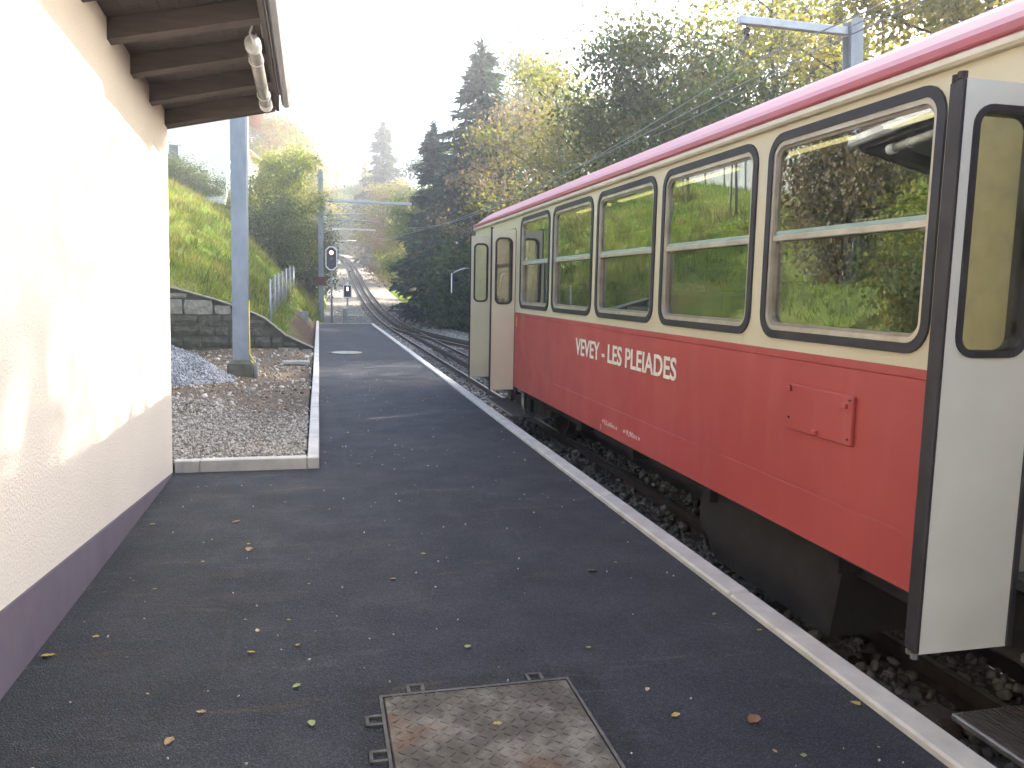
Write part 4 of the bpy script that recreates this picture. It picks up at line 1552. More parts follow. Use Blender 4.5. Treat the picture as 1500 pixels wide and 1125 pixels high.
hd = MB().prism([(a, b + hz_) for a, b in octo(.24, .54, .15)], 'y', -.06, .05).build('head', M['sig_black'], sg_)
A_, B_ = octo(.29, .59, .17), octo(.235, .535, .15)
rm_ = MB()
vs = [(a, -.075, b + hz_) for a, b in A_] + [(a, -.075, b + hz_) for a, b in B_] + [(a, -.02, b + hz_) for a, b in A_] + [(a, -.02, b + hz_) for a, b in B_]
fs = []
for i in range(8):
    j = (i + 1) % 8
    fs += [(i, j, 8 + j, 8 + i), (16 + i, 24 + i, 24 + j, 16 + j), (i, 16 + i, 16 + j, j), (8 + i, 8 + j, 24 + j, 24 + i)]
rm_.add(vs, fs).build('rim', M['sig_white'], hd)
for k, (dz, mm) in enumerate(((.28, 'lens_orange'), (-.02, 'lens_off'), (-.31, 'lens_off'))):
    ln = MB().tube([(0, -.07, hz_ + dz), (0, -.062, hz_ + dz)], .095, 16).build('lens', M[mm], hd)
    MB().tube([(.115 * math.cos(t), -.10, hz_ + dz + .115 * math.sin(t)) for t in np.linspace(math.radians(-10), math.radians(190), 12)], .012, 5).build('hood', M['sig_black'], ln)

# dwarf signal
dx, dy = 1.30, 38.2
dw = thing('dwarf_signal', 'low rectangular signal box with white rim showing a red bar', 'railway signal', (dx, dy, gz(dx, dy)))
db = W(dx, dy, 0).z - gz(dx, dy)
MB().tube([(0, .05, -.1), (0, .05, db + 1.0)], .04, 10).build('post', M['galv'], dw, True)
h0 = db + 1.32
hd = MB().cbox(-.16, .16, -.06, .06, h0 - .27, h0 + .27, .02).build('head', M['sig_black'], dw)
rmm = ring(-.2, .2, h0 - .31, h0 + .31, .042, -.075, -.03, .05, 4)
rmm.v = [(a, t, z) for (t, a, z) in rmm.v]
rmm.build('rim', M['sig_white'], hd)
MB().box(-.032, .032, -.068, -.061, h0 + .02, h0 + .19).build('lit_bar', M['lens_red'], hd)
MB().tube([(0, -.068, h0 - .12), (0, -.061, h0 - .12)], .06, 12).build('lens', M['lens_off'], hd)
MB().cbox(-.05, .05, -.03, .03, h0 + .31, h0 + .40, .01).build('cap', M['sig_white'], hd)
# cable pedestal at platform end
pd = thing('cable_pedestal', 'pale pedestal with a low white plank at the platform end', 'pedestal', (1.14, 36.6, gz(1.14, 36.6)))
pb = W(1.14, 36.6, 0).z - gz(1.14, 36.6)
MB().cbox(-.09, .09, -.09, .09, -.1, pb + .55, .01).build('column', M['concrete'], pd)
MB().cbox(-.11, .11, -.11, .11, pb + .551, pb + .66, .01).build('cap', M['cap_white'], pd)
MB().cbox(.1, .75, -.1, .1, pb + .24, pb + .28, .008).build('plank', M['cap_white'], pd)
for x in (.2, .68):
    MB().cbox(x - .02, x + .02, -.06, .06, -.1, pb + .239, .004).build('leg', M['galv'], pd)
# marker post on the right
mp = thing('marker_post', 'thin pale marker post with small plate right of the climbing track', 'marker post', (5.75, 50.5, gz(5.75, 50.5)))
MB().tube([(0, 0, -.1), (0, 0, 1.55)], .03, 8).build('post', M['galv_pale'], mp, True)
MB().cbox(-.09, .09, -.05, -.03, 1.35, 1.6, .006).build('plate', M['galv_pale'], mp)

# wire mesh fence on the bank -------------------------------------------------
fence = thing('wire_fence', 'wire mesh fence with steel posts climbing the grass bank', 'fence', (-1.09, 19.4, gz(-1.09, 19.4)))
fo = Vector((-1.09, 19.4, gz(-1.09, 19.4)))
fpts = []
for x, y in ((-1.09, 19.2), (-1.10, 21.4), (-1.11, 23.6), (-1.10, 25.8), (-1.07, 28.0), (-1.02, 30.2), (-.95, 32.3)):
    fpts.append(Vector((x, y, gz(x, y) - .02)))
for p in fpts:
    q = p - fo
    MB().tube([q - Vector((0, 0, .2)), q + Vector((0, 0, 1.14))], .02, 8).build('post', M['galv'], fence, True)
for i in range(len(fpts) - 1):
    a, b = fpts[i] - fo, fpts[i + 1] - fo
    mm = MB()
    for h in np.arange(.06, 1.09, .2):
        mm.tube([a + Vector((0, 0, h)), b + Vector((0, 0, h))], .003, 4, False)
    for k in range(1, 16):
        p = a.lerp(b, k / 16)
        mm.tube([p + Vector((0, 0, .05)), p + Vector((0, 0, 1.09))], .0025, 4, False)
    mm.build('mesh_panel', M['wire_mesh'], fence)

# ------------------------------------------------------------------ vegetation generators
LEAF_V = np.array([(0, 0, 0), (.36, .42, .10), (0, 1, 0), (-.36, .42, .10)])
LEAF_F = np.array([[0, 1, 2, 3]])
NEED_V = np.array([(-.10, 0, 0), (.10, 0, 0), (.06, 1, -.1), (-.06, 1, -.1)])


def leaves_mesh(name, P, size, r, base=LEAF_V, dirs=None, droop=0.3):
    n = len(P)
    if dirs is None:
        d = r.normal(size=(n, 3))
        d[:, 2] -= droop
    else:
        d = dirs + r.normal(size=(n, 3)) * .35
    d /= np.linalg.norm(d, axis=1)[:, None] + 1e-9
    q = r.normal(size=(n, 3))
    s = np.cross(d, q)
    s /= np.linalg.norm(s, axis=1)[:, None] + 1e-9
    t = np.cross(s, d)
    sz = np.asarray(size).reshape(-1, 1)
    V = P[:, None] + base[None, :, 0:1] * (s * sz)[:, None] + base[None, :, 1:2] * (d * sz)[:, None] + base[None, :, 2:3] * (t * sz)[:, None]
    F = np.arange(n)[:, None] * 4 + np.arange(4)[None]
    me = np_mesh(name, V.reshape(-1, 3), F, None)
    data = me.data
    bpy.data.objects.remove(me)
    return data


def gen_tree(seed, H=10., R=3.5, base=.28, limbs=9, sub=5, nleaf=15000, lsize=.15, clump=.55, trunk_r=.16, top_taper=.9):
    """returns (wood mesh, crown mesh): tapered trunk, limbs, twigs, leaf clumps with gaps"""
    r = np.random.default_rng(seed)
    rr = random.Random(seed)
    mb = MB()
    tp = []
    x = y = 0.0
    for i in range(9):
        t = i / 8
        tp.append(Vector((x, y, H * .9 * t)))
        x += rr.uniform(-.12, .12) * H / 10
        y += rr.uniform(-.12, .12) * H / 10
    mb.tube(tp, [trunk_r * (1.25 - .25 * min(1, i)) * (1 - .9 * i / 8) + .015 for i in range(9)], 8)
    tips = []

    def tpos(t):
        f = t / .9 * 8
        i = min(7, int(f))
        return tp[i].lerp(tp[i + 1], f - i)
    for k in range(limbs):
        t = base + (1 - base) * (k + rr.random() * .7) / limbs * .86
        a = k * 2.4 + rr.uniform(-.4, .4)
        p0 = tpos(min(t, .88))
        u = (t - base) / (1 - base)
        reach = R * (.62 + .5 * math.sin(math.pi * min(1, u * .85 + .18))) * rr.uniform(.75, 1.1) * (1 - .55 * u * top_taper)
        up = rr.uniform(.18, .55) + .4 * u
        d = Vector((math.cos(a), math.sin(a), up)).normalized()
        p1 = p0 + d * reach * .55
        p2 = p1 + (d + Vector((rr.uniform(-.35, .35), rr.uniform(-.35, .35), rr.uniform(-.15, .3)))).normalized() * reach * .5
        lr = trunk_r * .42 * (1 - .5 * u)
        mb.tube([p0, p1, p2], [lr, lr * .6, lr * .22], 5, False)
        tips.append((p2, 1.0))
        tips.append((p1.lerp(p2, .35), .8))
        for j in range(sub):
            q0 = p0.lerp(p1, rr.uniform(.45, 1)) if j % 2 else p1.lerp(p2, rr.uniform(.1, .9))
            dd = (d * .5 + Vector((rr.uniform(-1, 1), rr.uniform(-1, 1), rr.uniform(-.4, .8)))).normalized()
            q1 = q0 + dd * reach * rr.uniform(.25, .48)
            mb.tube([q0, q1], [lr * .32, lr * .1], 4, False)
            tips.append((q1, .8))
    tips.append((tp[-1] + Vector((0, 0, H * .06)), .9))
    T = np.array([t[0][:] for t in tips])
    wts = np.array([t[1] for t in tips]) * r.uniform(.45, 1.4, len(tips))
    idx = r.choice(len(T), nleaf, p=wts / wts.sum())
    spread = clump * R / 3.5
    off = r.normal(size=(nleaf, 3)) * np.array([1, 1, .75]) * spread * r.uniform(.35, 1.15, (nleaf, 1))
    P = T[idx] + off
    crown = leaves_mesh('crown', P, r.uniform(.65, 1.3, nleaf) * lsize, r)
    wood = proto_mesh(mb, 'trunk', M['bark'])
    return wood, crown


def gen_spruce(seed, H=14., R=3., nwh=26, lsize=.34, dens=1.0):
    r = np.random.default_rng(seed)
    rr = random.Random(seed)
    mb = MB()
    mb.tube([(0, 0, -.2), (0, 0, H * .5), (0, 0, H)], [.2 * H / 14, .12 * H / 14, .015], 8)
    P, D = [], []
    for w in range(nwh):
        t = .06 + .93 * (w / nwh) ** .95
        L0 = R * (1 - t) ** .8 * (1.0 if t > .12 else .8) + .12
        for k in range(rr.randint(6, 8)):
            a = rr.uniform(0, 2 * math.pi)
            L = L0 * rr.uniform(.55, 1.2)
            z = H * t + rr.uniform(-.15, .15)
            d = Vector((math.cos(a), math.sin(a), 0))
            tipz = z - L * rr.uniform(.12, .38)
            pts = [Vector((0, 0, z)), Vector((0, 0, z)) + d * L * .5 + Vector((0, 0, -L * .2)), Vector((d.x * L, d.y * L, tipz))]
            mb.tube(pts, [.03, .018, .006], 4, False)
            m = int((18 + 34 * L) * dens)
            for _ in range(m):
                u = rr.random() ** .7
                p = pts[0].lerp(pts[1], u * 2) if u < .5 else pts[1].lerp(pts[2], u * 2 - 1)
                sd_ = Vector((-d.y, d.x, 0)) * rr.uniform(-1, 1)
                P.append(p + sd_ * .28 * L * (1 - u * .6) + Vector((0, 0, rr.uniform(-.12, .05))))
                D.append(d * .8 + sd_ * .8 + Vector((0, 0, -.45)))
    for _ in range(60):
        P.append(Vector((rr.uniform(-.08, .08), rr.uniform(-.08, .08), H * rr.uniform(.94, 1.0))))
        D.append(Vector((rr.uniform(-.6, .6), rr.uniform(-.6, .6), .8)))
    P, D = np.array([p[:] for p in P]), np.array([p[:] for p in D])
    base = np.array([(-.16, 0, 0), (.16, 0, 0), (.10, 1, -.12), (-.10, 1, -.12)])
    crown = leaves_mesh('crown', P, r.uniform(.6, 1.25, len(P)) * lsize, r, base, D)
    return proto_mesh(mb, 'trunk', M['bark']), crown


def gen_shrub(seed, H=3., R=1.8, nleaf=9000, lsize=.13, lumps=26):
    r = np.random.default_rng(seed)
    rr = random.Random(seed)
    mb = MB()
    T = []
    for k in range(lumps):
        a = rr.uniform(0, 2 * math.pi)
        rad = R * math.sqrt(rr.random()) * .85
        zz = H * (.12 + .8 * rr.random() * (1 - .45 * (rad / R) ** 2))
        tip = Vector((math.cos(a) * rad, math.sin(a) * rad, zz))
        mb.tube([(tip.x * .12, tip.y * .12, -.1), (tip.x * .5, tip.y * .5, zz * .5), tip], [.035, .022, .006], 5, False)
        T.append(tip[:])
    T = np.array(T)
    idx = r.integers(0, len(T), nleaf)
    P = T[idx] + r.normal(size=(nleaf, 3)) * np.array([.24 * R, .24 * R, .15 * H]) * r.uniform(.4, 1.2, (nleaf, 1))
    P[:, 2] = np.abs(P[:, 2])
    return proto_mesh(mb, 'trunk', M['bark']), leaves_mesh('crown', P, r.uniform(.6, 1.3, nleaf) * lsize, r)


VAR = {
    'oakA': (gen_tree(1, 12, 4.2, .22, 12, 7, 21000, .17, .66), 12),
    'oakB': (gen_tree(2, 12, 3.8, .25, 11, 6, 17000, .17, .62), 12),
    'thinA': (gen_tree(3, 12, 3.4, .30, 12, 6, 6000, .15, .60, .13), 12),
    'thinB': (gen_tree(4, 12, 3.6, .34, 10, 7, 5000, .16, .58, .12), 12),
    'highA': (gen_tree(6, 14, 3.4, .50, 10, 5, 8000, .17, .60, .16), 14),
    'bushy': (gen_tree(5, 6, 2.2, .10, 14, 7, 15000, .12, .62, .09, .6), 6),
    'spruceA': (gen_spruce(21, 14, 3.4, 30, .36), 14),
    'spruceB': (gen_spruce(22, 14, 2.6, 26, .36, .8), 14),
    'shrubA': (gen_shrub(31, 3, 1.9, 9000, .13), 3),
    'shrubB': (gen_shrub(32, 4, 2.0, 10000, .14, 32), 4),
}


def tree(name, label, cat, kind, x, y, H, mat, wide=1.0, bark='bark', group=None, rz=None, z=None, sink=.1):
    (wood, crown), h0 = VAR[kind]
    zb = gz(x, y) if z is None else z
    root = thing(name, label, cat, (x, y, zb - sink), (0, 0, random.uniform(0, 6.28) if rz is None else rz), group)
    k = H / h0
    for nm, me, mt in (('trunk', wood, M[bark]), ('crown', crown, M[mat])):
        o = bpy.data.objects.new(nm, me)
        if not me.materials:
            me.materials.append(mt)
        COL.objects.link(o)
        o.parent = root
        o.scale = (k * wide, k * wide, k)
        o.material_slots[0].link = 'OBJECT'
        o.material_slots[0].material = mt
    return root


# right of the line, far to near
tree('spruce_tree', 'tall dark spruce rising just beyond the far end of the coach', 'spruce', 'spruceA', 8.7, 43, 15.4, 'needle', 1.28)
tree('spruce_tree', 'smaller dark spruce tucked behind the tall one', 'spruce', 'spruceB', 6.9, 49, 12.0, 'needle', 1.25)
tree('spruce_tree', 'blue green spruce alone against the sky above the line', 'spruce', 'spruceA', 8.2, 104, 18.5, 'needle_blue', 1.15)
tree('birch_tree', 'sparse faded tree with thin pinkish foliage beside the tall spruce', 'tree', 'thinA', 9.0, 38.5, 11.5, 'leaf_pink', 1.0, 'bark_pale', rz=.4)
tree('broadleaf_tree', 'thin pale green tree left of the big dark tree', 'tree', 'thinB', 10.6, 35, 12.2, 'leaf_yellowgreen', 1.1, 'bark')
tree('broadleaf_tree', 'full pale green tree in the gap right of the tall spruce', 'tree', 'oakA', 15.6, 55, 17.0, 'leaf_yellowgreen', .95, rz=2.2)
tree('broadleaf_tree', 'faded pinkish tree crown close behind the tall spruce', 'tree', 'oakB', 11.9, 51, 14.0, 'leaf_pink', .9, rz=.9)
tree('broadleaf_tree', 'leafy green tree left of the big orange tinted tree', 'tree', 'oakB', 17.6, 47.5, 13.2, 'leaf_green', 1.15, rz=4.2)
tree('broadleaf_tree', 'tall green tree topping the wood behind the mast arm', 'tree', 'oakA', 22.5, 36, 14.5, 'leaf_mixed', 1.0, rz=3.2)
tree('broadleaf_tree', 'low yellowing tree above the far end of the coach roof', 'tree', 'thinA', 9.9, 30.0, 8.8, 'leaf_yellow', 1.15)
tree('broadleaf_tree', 'big dark green tree with orange tinted tips above the coach roof', 'tree', 'oakA', 10.4, 23.9, 10.7, 'leaf_mixed', .95, rz=1.0)
tree('broadleaf_tree', 'dark blue green tree behind the orange tinted one', 'tree', 'oakB', 14.0, 30.5, 10.6, 'leaf_dark', 1.05, rz=.2)
tree('broadleaf_tree', 'dense dark tree standing behind the coach windows', 'tree', 'oakB', 14.6, 25.5, 8.6, 'leaf_dark', 1.1)
tree('broadleaf_tree', 'yellow green tree behind the arm of the right mast', 'tree', 'thinA', 17.2, 28.5, 14.4, 'leaf_yellowgreen', 1.25, rz=2.)
tree('broadleaf_tree', 'tawny tree behind the right mast', 'tree', 'thinB', 19.6, 25.5, 13.4, 'leaf_yellow', 1.3, rz=.3)
tree('broadleaf_tree', 'mid green tree right of the right mast', 'tree', 'thinA', 20.6, 21.5, 11.6, 'leaf_green', 1.3, rz=4.)
tree('broadleaf_tree', 'rightmost yellowing tree above the coach roof', 'tree', 'thinB', 23.2, 20.5, 12.4, 'leaf_yellow', 1.25, rz=5.)
for i, (x, y, h, mt) in enumerate(((16.6, 13.8, 15.0, 'leaf_yellowgreen'), (18.5, 8.8, 15.0, 'leaf_green'), (17.5, 18.6, 13.6, 'leaf_yellow'))):
    tree('tall_tree', ('tall bare-stemmed tree at the right edge above the coach roof',) [0] if i == 0 else ('tall thin tree off to the right behind the near end of the coach' if i == 1 else 'thin tall tree between the right mast and the right edge'), 'tree', 'highA', x, y, h, mt, 1.15, rz=i * 2.0)
tree('spruce_tree', 'dark spruce among the leafy trees behind the right mast', 'spruce', 'spruceB', 22, 31, 14.0, 'needle', 1.2)
# thicket along the right side of the line
thick = [(9.2, 52, 3.6, 'leaf_dark', 'shrubB'), (9.4, 46, 5.5, 'leaf_dark', 'shrubB'), (8.6, 38.5, 5.0, 'leaf_dark', 'shrubA'), (9.6, 34.5, 4.6, 'leaf_dark', 'shrubB'),
         (11.2, 38, 6.0, 'leaf_dark', 'shrubB'), (12, 43, 7.0, 'leaf_dark', 'shrubB'), (11, 26, 4.6, 'leaf_green', 'shrubA'), (12, 21, 4.8, 'leaf_dark', 'shrubB'), (12.5, 16, 4.6, 'leaf_green', 'shrubB'),
         (12.2, 11, 4.4, 'leaf_yellowgreen', 'shrubA'), (12.5, 6, 4.2, 'leaf_green', 'shrubB'), (15.5, 20.5, 5.2, 'leaf_dark', 'shrubA'), (16, 34, 6.0, 'leaf_dark', 'shrubB'), (14, 49, 7.5, 'leaf_dark', 'shrubB'),
         (20, 15, 5.0, 'leaf_dark', 'shrubA'), (18, 41, 7.0, 'leaf_dark', 'shrubA'), (9.8, 58, 4.0, 'leaf_dark', 'shrubA'), (12.6, 1, 4.0, 'leaf_green', 'shrubA'), (24, 26, 6.5, 'leaf_dark', 'shrubB'), (14, 62, 5, 'leaf_dark', 'shrubB')]
names = ['beyond the marker post', 'under the smaller dark spruce', 'at the foot of the tall spruce', 'just left of the far coach doors', 'behind the pinkish tree', 'behind the tall spruce trunk', 'behind the third coach window',
         'seen through the second coach window', 'behind the access hatch end of the coach', 'seen through the nearest coach window', 'beside the near coach door', 'behind the dense dark tree', 'under the big orange tinted tree', 'deep in the wood behind the spruces',
         'under the right mast', 'far in the wood behind the coach', 'beyond the yellow green bank shrub', 'nearest the camera behind the coach', 'behind the tawny tree', 'deep in the wood beyond the marker post']
for (x, y, h, mt, kd), nm in zip(thick, names):
    tree('thicket_shrub', 'dense dark shrub ' + nm if mt == 'leaf_dark' else 'leafy green shrub ' + nm, 'shrub', kd, x, y, h, mt, 1.15, group='thicket shrubs along the right side')
tree('bush', 'small yellow leaved bush left of the far coach doors', 'bush', 'shrubA', 7.35, 31.5, 1.9, 'leaf_yellowgreen', .75)
tree('shrub', 'rusty orange shrub right of the climbing track', 'shrub', 'bushy', 7.9, 80, 8.6, 'leaf_rust', 1.05)
tree('shrub', 'bright yellow green shrub on the bank right of the track', 'shrub', 'bushy', 6.85, 65, 7.0, 'leaf_yellowgreen', .95)
tree('shrub', 'dark green shrub between the yellow green one and the spruces', 'shrub', 'bushy', 8.0, 57, 8.4, 'leaf_green', 1.1)
# left of the line
tree('bush', 'big round bush beside the mast with its sunlit yellow top put into the leaf colour', 'bush', 'bushy', -1.75, 41.5, 6.1, 'leaf_sunlit', .95, rz=.5)
tree('bush', 'bush with orange tips at the foot of the big round bush', 'bush', 'shrubB', -.55, 45.5, 4.6, 'leaf_mixed', .75)
tree('bush', 'added low bush left of the mast standing in for shade under the big round bush', 'bush', 'shrubB', -1.9, 39.2, 3.7, 'leaf_green', .8)  # added in front to give the round bush its shaded lower half
tree('broadleaf_tree', 'nearly bare tree on the skyline right of the white houses', 'tree', 'thinB', -4.6, 82, 12.5, 'leaf_rust', .8, rz=1.5)
far = [(-1.6, 92, 13.5, 'leaf_yellow', 'thinA', 'pale yellow tree on the skyline left of the signal mast'), (.6, 104, 13.5, 'leaf_yellowgreen', 'thinA', 'pale tree directly behind the signal mast top'),
       (-8, 96, 14, 'leaf_pink', 'thinA', 'faded tree behind the smaller white house'), (6.9, 122, 14.5, 'leaf_yellow', 'spruceB', 'yellow larch like tree before the blue green spruce'), (7.6, 92, 10.5, 'leaf_yellow', 'oakB', 'golden tree over the end of the long mast arm'),
       (2.9, 165, 12, 'leaf_dark', 'oakA', 'dark tree closing the line at the top of the climb'), (6.5, 128, 12, 'leaf_dark', 'oakB', 'dark tree right of the top of the climb'), (-3.4, 118, 12, 'leaf_dark', 'oakB', 'dark tree left of the top of the climb'),
       (-1.2, 76, 6.5, 'leaf_dark', 'bushy', 'dark bush above the track behind the first mast'), (-2.6, 60, 7.0, 'leaf_yellowgreen', 'bushy', 'yellow green bush behind the big round bush'), (9.5, 118, 13, 'leaf_yellowgreen', 'oakA', 'leafy tree right of the blue green spruce'),
       (-3.9, 90, 13.0, 'leaf_yellowgreen', 'oakB', 'leafy pale tree behind the big round bush'), (-1.6, 124, 13.5, 'leaf_yellow', 'oakB', 'golden tree above the crest of the line'), (-6.5, 84, 11.5, 'leaf_yellowgreen', 'oakA', 'wide leafy tree right of the smaller white house'),
       (5.4, 157, 6, 'leaf_dark', 'shrubB', 'dark low bush just beyond the crest'), (3.0, 160, 6, 'leaf_dark', 'shrubB', 'dark low bush in the middle of the gap beyond the crest'), (7.6, 152, 6, 'leaf_green', 'shrubA', 'green low bush right of the crest'), (6.4, 168, 13, 'leaf_dark', 'bushy', 'dark bush closing the cutting right of the crest'), (3.2, 180, 15, 'leaf_dark', 'bushy', 'dark bush filling the gap over the crest'), (.2, 176, 12, 'leaf_dark', 'bushy', 'dark bush closing the cutting left of the crest'), (9.6, 150, 12, 'leaf_green', 'bushy', 'green bush right of the upper cutting'),
       (-2.6, 150, 9, 'leaf_dark', 'oakA', 'dark low tree left of the crest of the line'), (6.6, 150, 10, 'leaf_dark', 'oakA', 'dark low tree right of the crest of the line'), (8.6, 86, 9.5, 'leaf_yellowgreen', 'oakA', 'yellow green tree behind the rusty shrub'),
       (-.9, 100, 8.0, 'leaf_dark', 'bushy', 'dark bush overhanging the upper line'), (5.4, 143, 10.0, 'leaf_dark', 'oakB', 'dark tree behind the crest of the line'), (15, 84, 9.5, 'leaf_mixed', 'oakB', 'turning tree behind the rusty shrub'), (13, 84, 14, 'leaf_dark', 'oakA', 'dark tree far behind the rusty shrub')]
for x, y, h, mt, kd, lb in far:
    tree('broadleaf_tree' if kd not in ('bushy',) else 'bush', lb, 'tree' if kd != 'bushy' else 'bush', kd, x, y, h, mt, 1.1)

# ivy hedge on the hill below the big house
tree('ivy_hedge', 'pale ivy hedge hanging over the bank below the white house', 'hedge', 'shrubB', -7.6, 44.0, 1.5, 'ivy', 2.6)
tree('ivy_hedge', 'greener end of the ivy hedge beside the stairs', 'hedge', 'shrubA', -5.9, 44.2, 1.35, 'ivy', 1.7)

# ------------------------------------------------------------------ grass on the banks
r = np.random.default_rng(99)


def grass(name, label, x0, x1, y0, y1, n, size, cond):
    px, py = r.uniform(x0, x1, n), r.uniform(y0, y1, n)
    k = cond(px, py)
    px, py = px[k], py[k]
    pz = ground_z(px, py) - .02
    m = len(px)
    P = np.stack([px, py, pz], 1)
    d = np.stack([r.normal(0, .45, m), r.normal(0, .45, m), np.ones(m)], 1)
    s = np.stack([np.cos(t := r.uniform(0, 6.28, m)), np.sin(t), np.zeros(m)], 1)
    h = (r.uniform(.5, 1.3, m) * size)[:, None]
    V = np.stack([P - s * h * .07, P + s * h * .07, P + d * h], 1)
    return tag(np_mesh(name, V.reshape(-1, 3), np.arange(3 * m).reshape(-1, 3), M['grass_blade']), label, 'grass', kind='stuff')


def onbank(x, y):
    xl = np.interp(y, XLY, XLX)
    bare = (x > -1.0 - .25 * np.sin(y * 2.1)) & (y < 30.5)
    return (x < xl - .12) & ~bare & (y > 18.9)


grass('bank_grass', 'green and straw coloured grass covering the bank above the stone wall', -7.0, .2, 18.9, 46, 120000, .17, onbank)
def tufts(name, label, x0, x1, y0, y1, nt_, per, size, cond):
    tx_, ty_ = r.uniform(x0, x1, nt_), r.uniform(y0, y1, nt_)
    k = cond(tx_, ty_)
    tx_, ty_ = tx_[k], ty_[k]
    sc = np.repeat(r.uniform(.5, 1.5, len(tx_)), per)
    px = np.repeat(tx_, per) + r.normal(0, .09, len(tx_) * per)
    py = np.repeat(ty_, per) + r.normal(0, .09, len(tx_) * per)
    m = len(px)
    P = np.stack([px, py, ground_z(px, py) - .03], 1)
    d = np.stack([r.normal(.15, .4, m), r.normal(-.1, .4, m), np.ones(m)], 1)
    a_ = r.uniform(0, 6.28, m)
    s = np.stack([np.cos(a_), np.sin(a_), np.zeros(m)], 1)
    h = (r.uniform(.5, 1.2, m) * size * sc)[:, None]
    V = np.stack([P - s * h * .045, P + s * h * .045, P + d * h], 1)
    return tag(np_mesh(name, V.reshape(-1, 3), np.arange(3 * m).reshape(-1, 3), M['tuft_blade']), label, 'grass', kind='stuff')


tufts('grass_tufts', 'taller straw and green tufts standing out of the bank grass', -8.0, .1, 19.0, 44, 900, 26, .32, onbank)
grass('upper_grass', 'rough grass on the far banks beside the climbing line', -14, 1.0, 42, 90, 50000, .24, lambda x, y: x < np.interp(y, XLY, XLX) - .15)
grass('hill_grass', 'mown hillside grass mirrored in the coach windows', -26, -4.0, 8.5, 45, 90000, .2, lambda x, y: (x < -4.2) & ((y < 18.7) | (x < -6.5)))
grass('verge_grass', 'bright grass verge right of the climbing track', 6.3, 8.0, 52, 78, 9000, .22, lambda x, y: x > 6.3)

# ------------------------------------------------------------------ houses on the hill
def gable_house(name, label, x, y, w, d, h, roofh, rz, wins, over=.7, wood_gable=True):
    zb = gz(x, y) - .6
    root = thing(name, label, 'house', (x, y, zb), (0, 0, rz))
    wl = MB()
    wl.prism([(-w / 2, 0), (w / 2, 0), (w / 2, h), (0, h + roofh), (-w / 2, h)], 'y', -d / 2, d / 2)
    wl.build('wall', M['house_white'], root)
    k = roofh / (w / 2)
    for s in (-1, 1):
        e = w / 2 + over
        p = [(0, h + roofh + .02), (s * e, h - over * k + .02), (s * e, h - over * k + .20), (0, h + roofh + .22)]
        MB().prism(p, 'y', -d / 2 - over, d / 2 + over).build('roof', M['house_roof'], root)
    for s in (-1, 1):
        e = w / 2 + over
        MB().prism([(0, h + roofh - .16), (s * e, h - over * k - .16), (s * e, h - over * k + .018), (0, h + roofh + .018)], 'y', -d / 2 - over + .01, -d / 2 - over + .06).build('verge_board', M['house_wood'], root)
    for (a, z, ww, hh) in wins:
        fr_ = MB().box(a - ww / 2 - .07, a + ww / 2 + .07, -d / 2 - .05, -d / 2 + .02, z - .07, z + hh + .07).build('window', M['sig_white'], root)
        MB().box(a - ww / 2, a - .025, -d / 2 - .058, -d / 2 - .045, z, z + hh).build('pane', M['pane'], fr_)
        MB().box(a + .025, a + ww / 2, -d / 2 - .058, -d / 2 - .045, z, z + hh).build('pane', M['pane'], fr_)
        MB().box(a - ww / 2 - .12, a + ww / 2 + .12, -d / 2 - .12, -d / 2 + .02, z - .13, z - .071).build('sill', M['concrete'], fr_)
    return root


gable_house('chalet', 'large white house with brown eaves at the top of the grass bank', -9.6, 58.5, 9.6, 9, 7.4, 2.6, .12, [(-2.5, 1.4, 1.1, 1.3), (0, 1.4, 1.1, 1.3), (-2.5, 4.3, 1.1, 1.3), (0, 4.3, 1.1, 1.3)], 1.2)
gable_house('cottage', 'smaller white house with dark windows behind the near mast', -5.9, 66.5, 3.6, 6, 4.6, 1.4, -.25, [(.9, 1.7, .55, .7), (.9, 3.0, .55, .7), (-.6, 2.6, .8, 1.0)], .5)
# garden stairs with side wall
stt = thing('garden_stairs', 'pale concrete garden stairs climbing to the white house', 'stairs', (-5.15, 43.2, gz(-5.15, 43.2) + .35))
for k in range(9):
    MB().cbox(-.55 + .0 * k, .55, .26 * k, .26 * k + .32, -.2 + .17 * k, .02 + .17 * k, .012).build('step', M['cap_white'], stt)
MB().prism([(-.1, -.4), (2.6, 1.3), (2.6, 2.0), (-.1, .25)], 'x', -.95, -.56).build('side_wall', M['block_dark'], stt)
for k in (0, 1):
    MB().tube([(.6, .1, .25 + .45 * (k + 1)), (.6, 2.4, 1.75 + .45 * (k + 1))], .025, 6).build('handrail', M['galv_pale'], stt)
for y_ in (.15, 1.2, 2.3):
    MB().tube([(.6, y_, .0 + y_ * .65), (.6, y_, 1.15 + y_ * .65)], .025, 6).build('rail_post', M['galv_pale'], stt)

